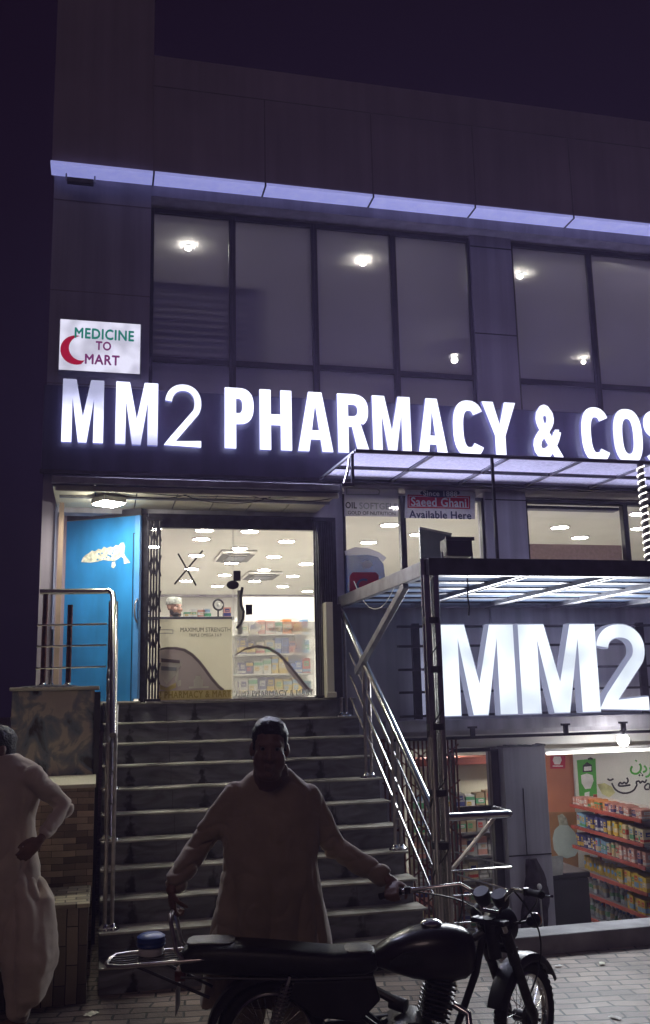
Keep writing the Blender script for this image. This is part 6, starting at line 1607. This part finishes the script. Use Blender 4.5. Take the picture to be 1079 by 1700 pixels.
# ---- shop assistants behind the counter
def clerk(px_, py_, Y, k, yaw, label, cap, shirt):
    h = atY(px_, py_, Y); M = Matrix.Rotation(R_(yaw), 3, 'Z'); t = thing('person', label, 'person', (h.x, Y, FL))
    def bd(b):
        head_shapes(b, h, M, k); caps(b, [h+V((0,.02,-.07)), h+V((0,.02,-.20))], [.055,.065]); caps(b, [h+V((-.16,.03,-.26)), h+V((.16,.03,-.26))], [.06,.06]); caps(b, [h+V((0,.03,-.3)), h+V((0,.03,-.75))], [.13,.14])
        for s in (-1, 1): caps(b, [h+V((s*.17,.03,-.27)), h+V((s*.22,.0,-.52)), h+V((s*.14,-.20,-.58))], [.055,.045,.03]); hand_shapes(b, h+V((s*.14,-.20,-.58)), V((-s*.3,-1,0)), V((0,0,1)), V((-s,0,0)), .5)
        for s in (-1, 1): caps(b, [h+V((s*.09,.03,-.75)), h+V((s*.10,.03,-1.15)), V((h.x+s*.10, Y+.04, FL+.06))], [.09,.06,.045])
    organic('body', bd, 'skin', t, .010, 2); eyes(h, M, k, t)
    def sh(b):
        caps(b, [h+V((-.16,.03,-.27)), h+V((.16,.03,-.27))], [.085,.085]); caps(b, [h+V((0,.03,-.32)), h+V((0,.03,-.85))], [.165,.17])
        for s in (-1, 1): caps(b, [h+V((s*.17,.03,-.27)), h+V((s*.22,.0,-.52)), h+V((s*.17,-.13,-.565))], [.075,.065,.055])
    organic('shirt', sh, shirt, t, .014, 3)
    if cap:
        b = B(); b.loft([[h + M @ (V((rx_*math.cos(a), .012+ry_*math.sin(a), z))*k) for a in [2*math.pi*i/22 for i in range(22)]] for rx_, ry_, z in ((.083,.104,.030),(.086,.107,.034),(.084,.104,.095),(.070,.088,.118),(.03,.04,.126))]); b.build('cap', mat('knitted_cap', (.38,.40,.36), .9, var=.3, scale=40), t, smooth=True)
        organic('beard', lambda b: (b.ell(h + M @ (V((0,-.040,-.092))*k), V((.060,.062,.042))*k, M), b.ell(h + M @ (V((.05,-.01,-.06))*k), V((.022,.04,.045))*k, M), b.ell(h + M @ (V((-.05,-.01,-.06))*k), V((.022,.04,.045))*k, M)), 'hair', t, .008, 2)
    else: hair_cap('hair', h, M, k, t, seed=9.0)
clerk(290, 1008, 11.9, 1.02, 40, 'bearded shop assistant in a knitted cap behind the counter', True, 'p_teal')
fc = atY(363, 1004, 11.05)
FN = thing('desk_fan', 'small round dark desk fan on the pharmacy counter', 'fan', (fc.x, 11.05, cz))
b = B(); torus(b, fc, (.25, -1, .1), .062, .012, 28, 8); b.build('cage', 'black', FN, smooth=True)
b = B(); b.ell(fc, .022, u=12, v=8)
for k in range(3): b.bar(fc, fc + V((.055*math.cos(k*2.094), 0, .055*math.sin(k*2.094))), .028, .004, (0,-1,0))
b.build('blades', 'white', FN)
b = B(); b.cyl((fc.x, 11.07, cz+.001), (fc.x, 11.07, fc.z-.05), .010, seg=8); b.cyl((fc.x, 11.07, cz+.001), (fc.x, 11.07, cz+.015), .05, seg=16); b.build('stand', 'black', FN)

# ================================================================== HAZE (thin night smog lit by the signs)
hm = bpy.data.materials.new('night_haze'); hm.use_nodes = True; nt = hm.node_tree; nt.nodes.clear()
pv = N(nt, 'ShaderNodeVolumePrincipled'); pv.inputs['Color'].default_value = (.74, .56, .98, 1); pv.inputs['Density'].default_value = 0.0031; pv.inputs['Anisotropy'].default_value = .3
o_ = N(nt, 'ShaderNodeOutputMaterial'); nt.links.new(pv.outputs[0], o_.inputs['Volume'])
b = B(); b.box(-66, 66, -66, 126, -2.2, 13.6); tag(b.build('haze', hm), kind='stuff')
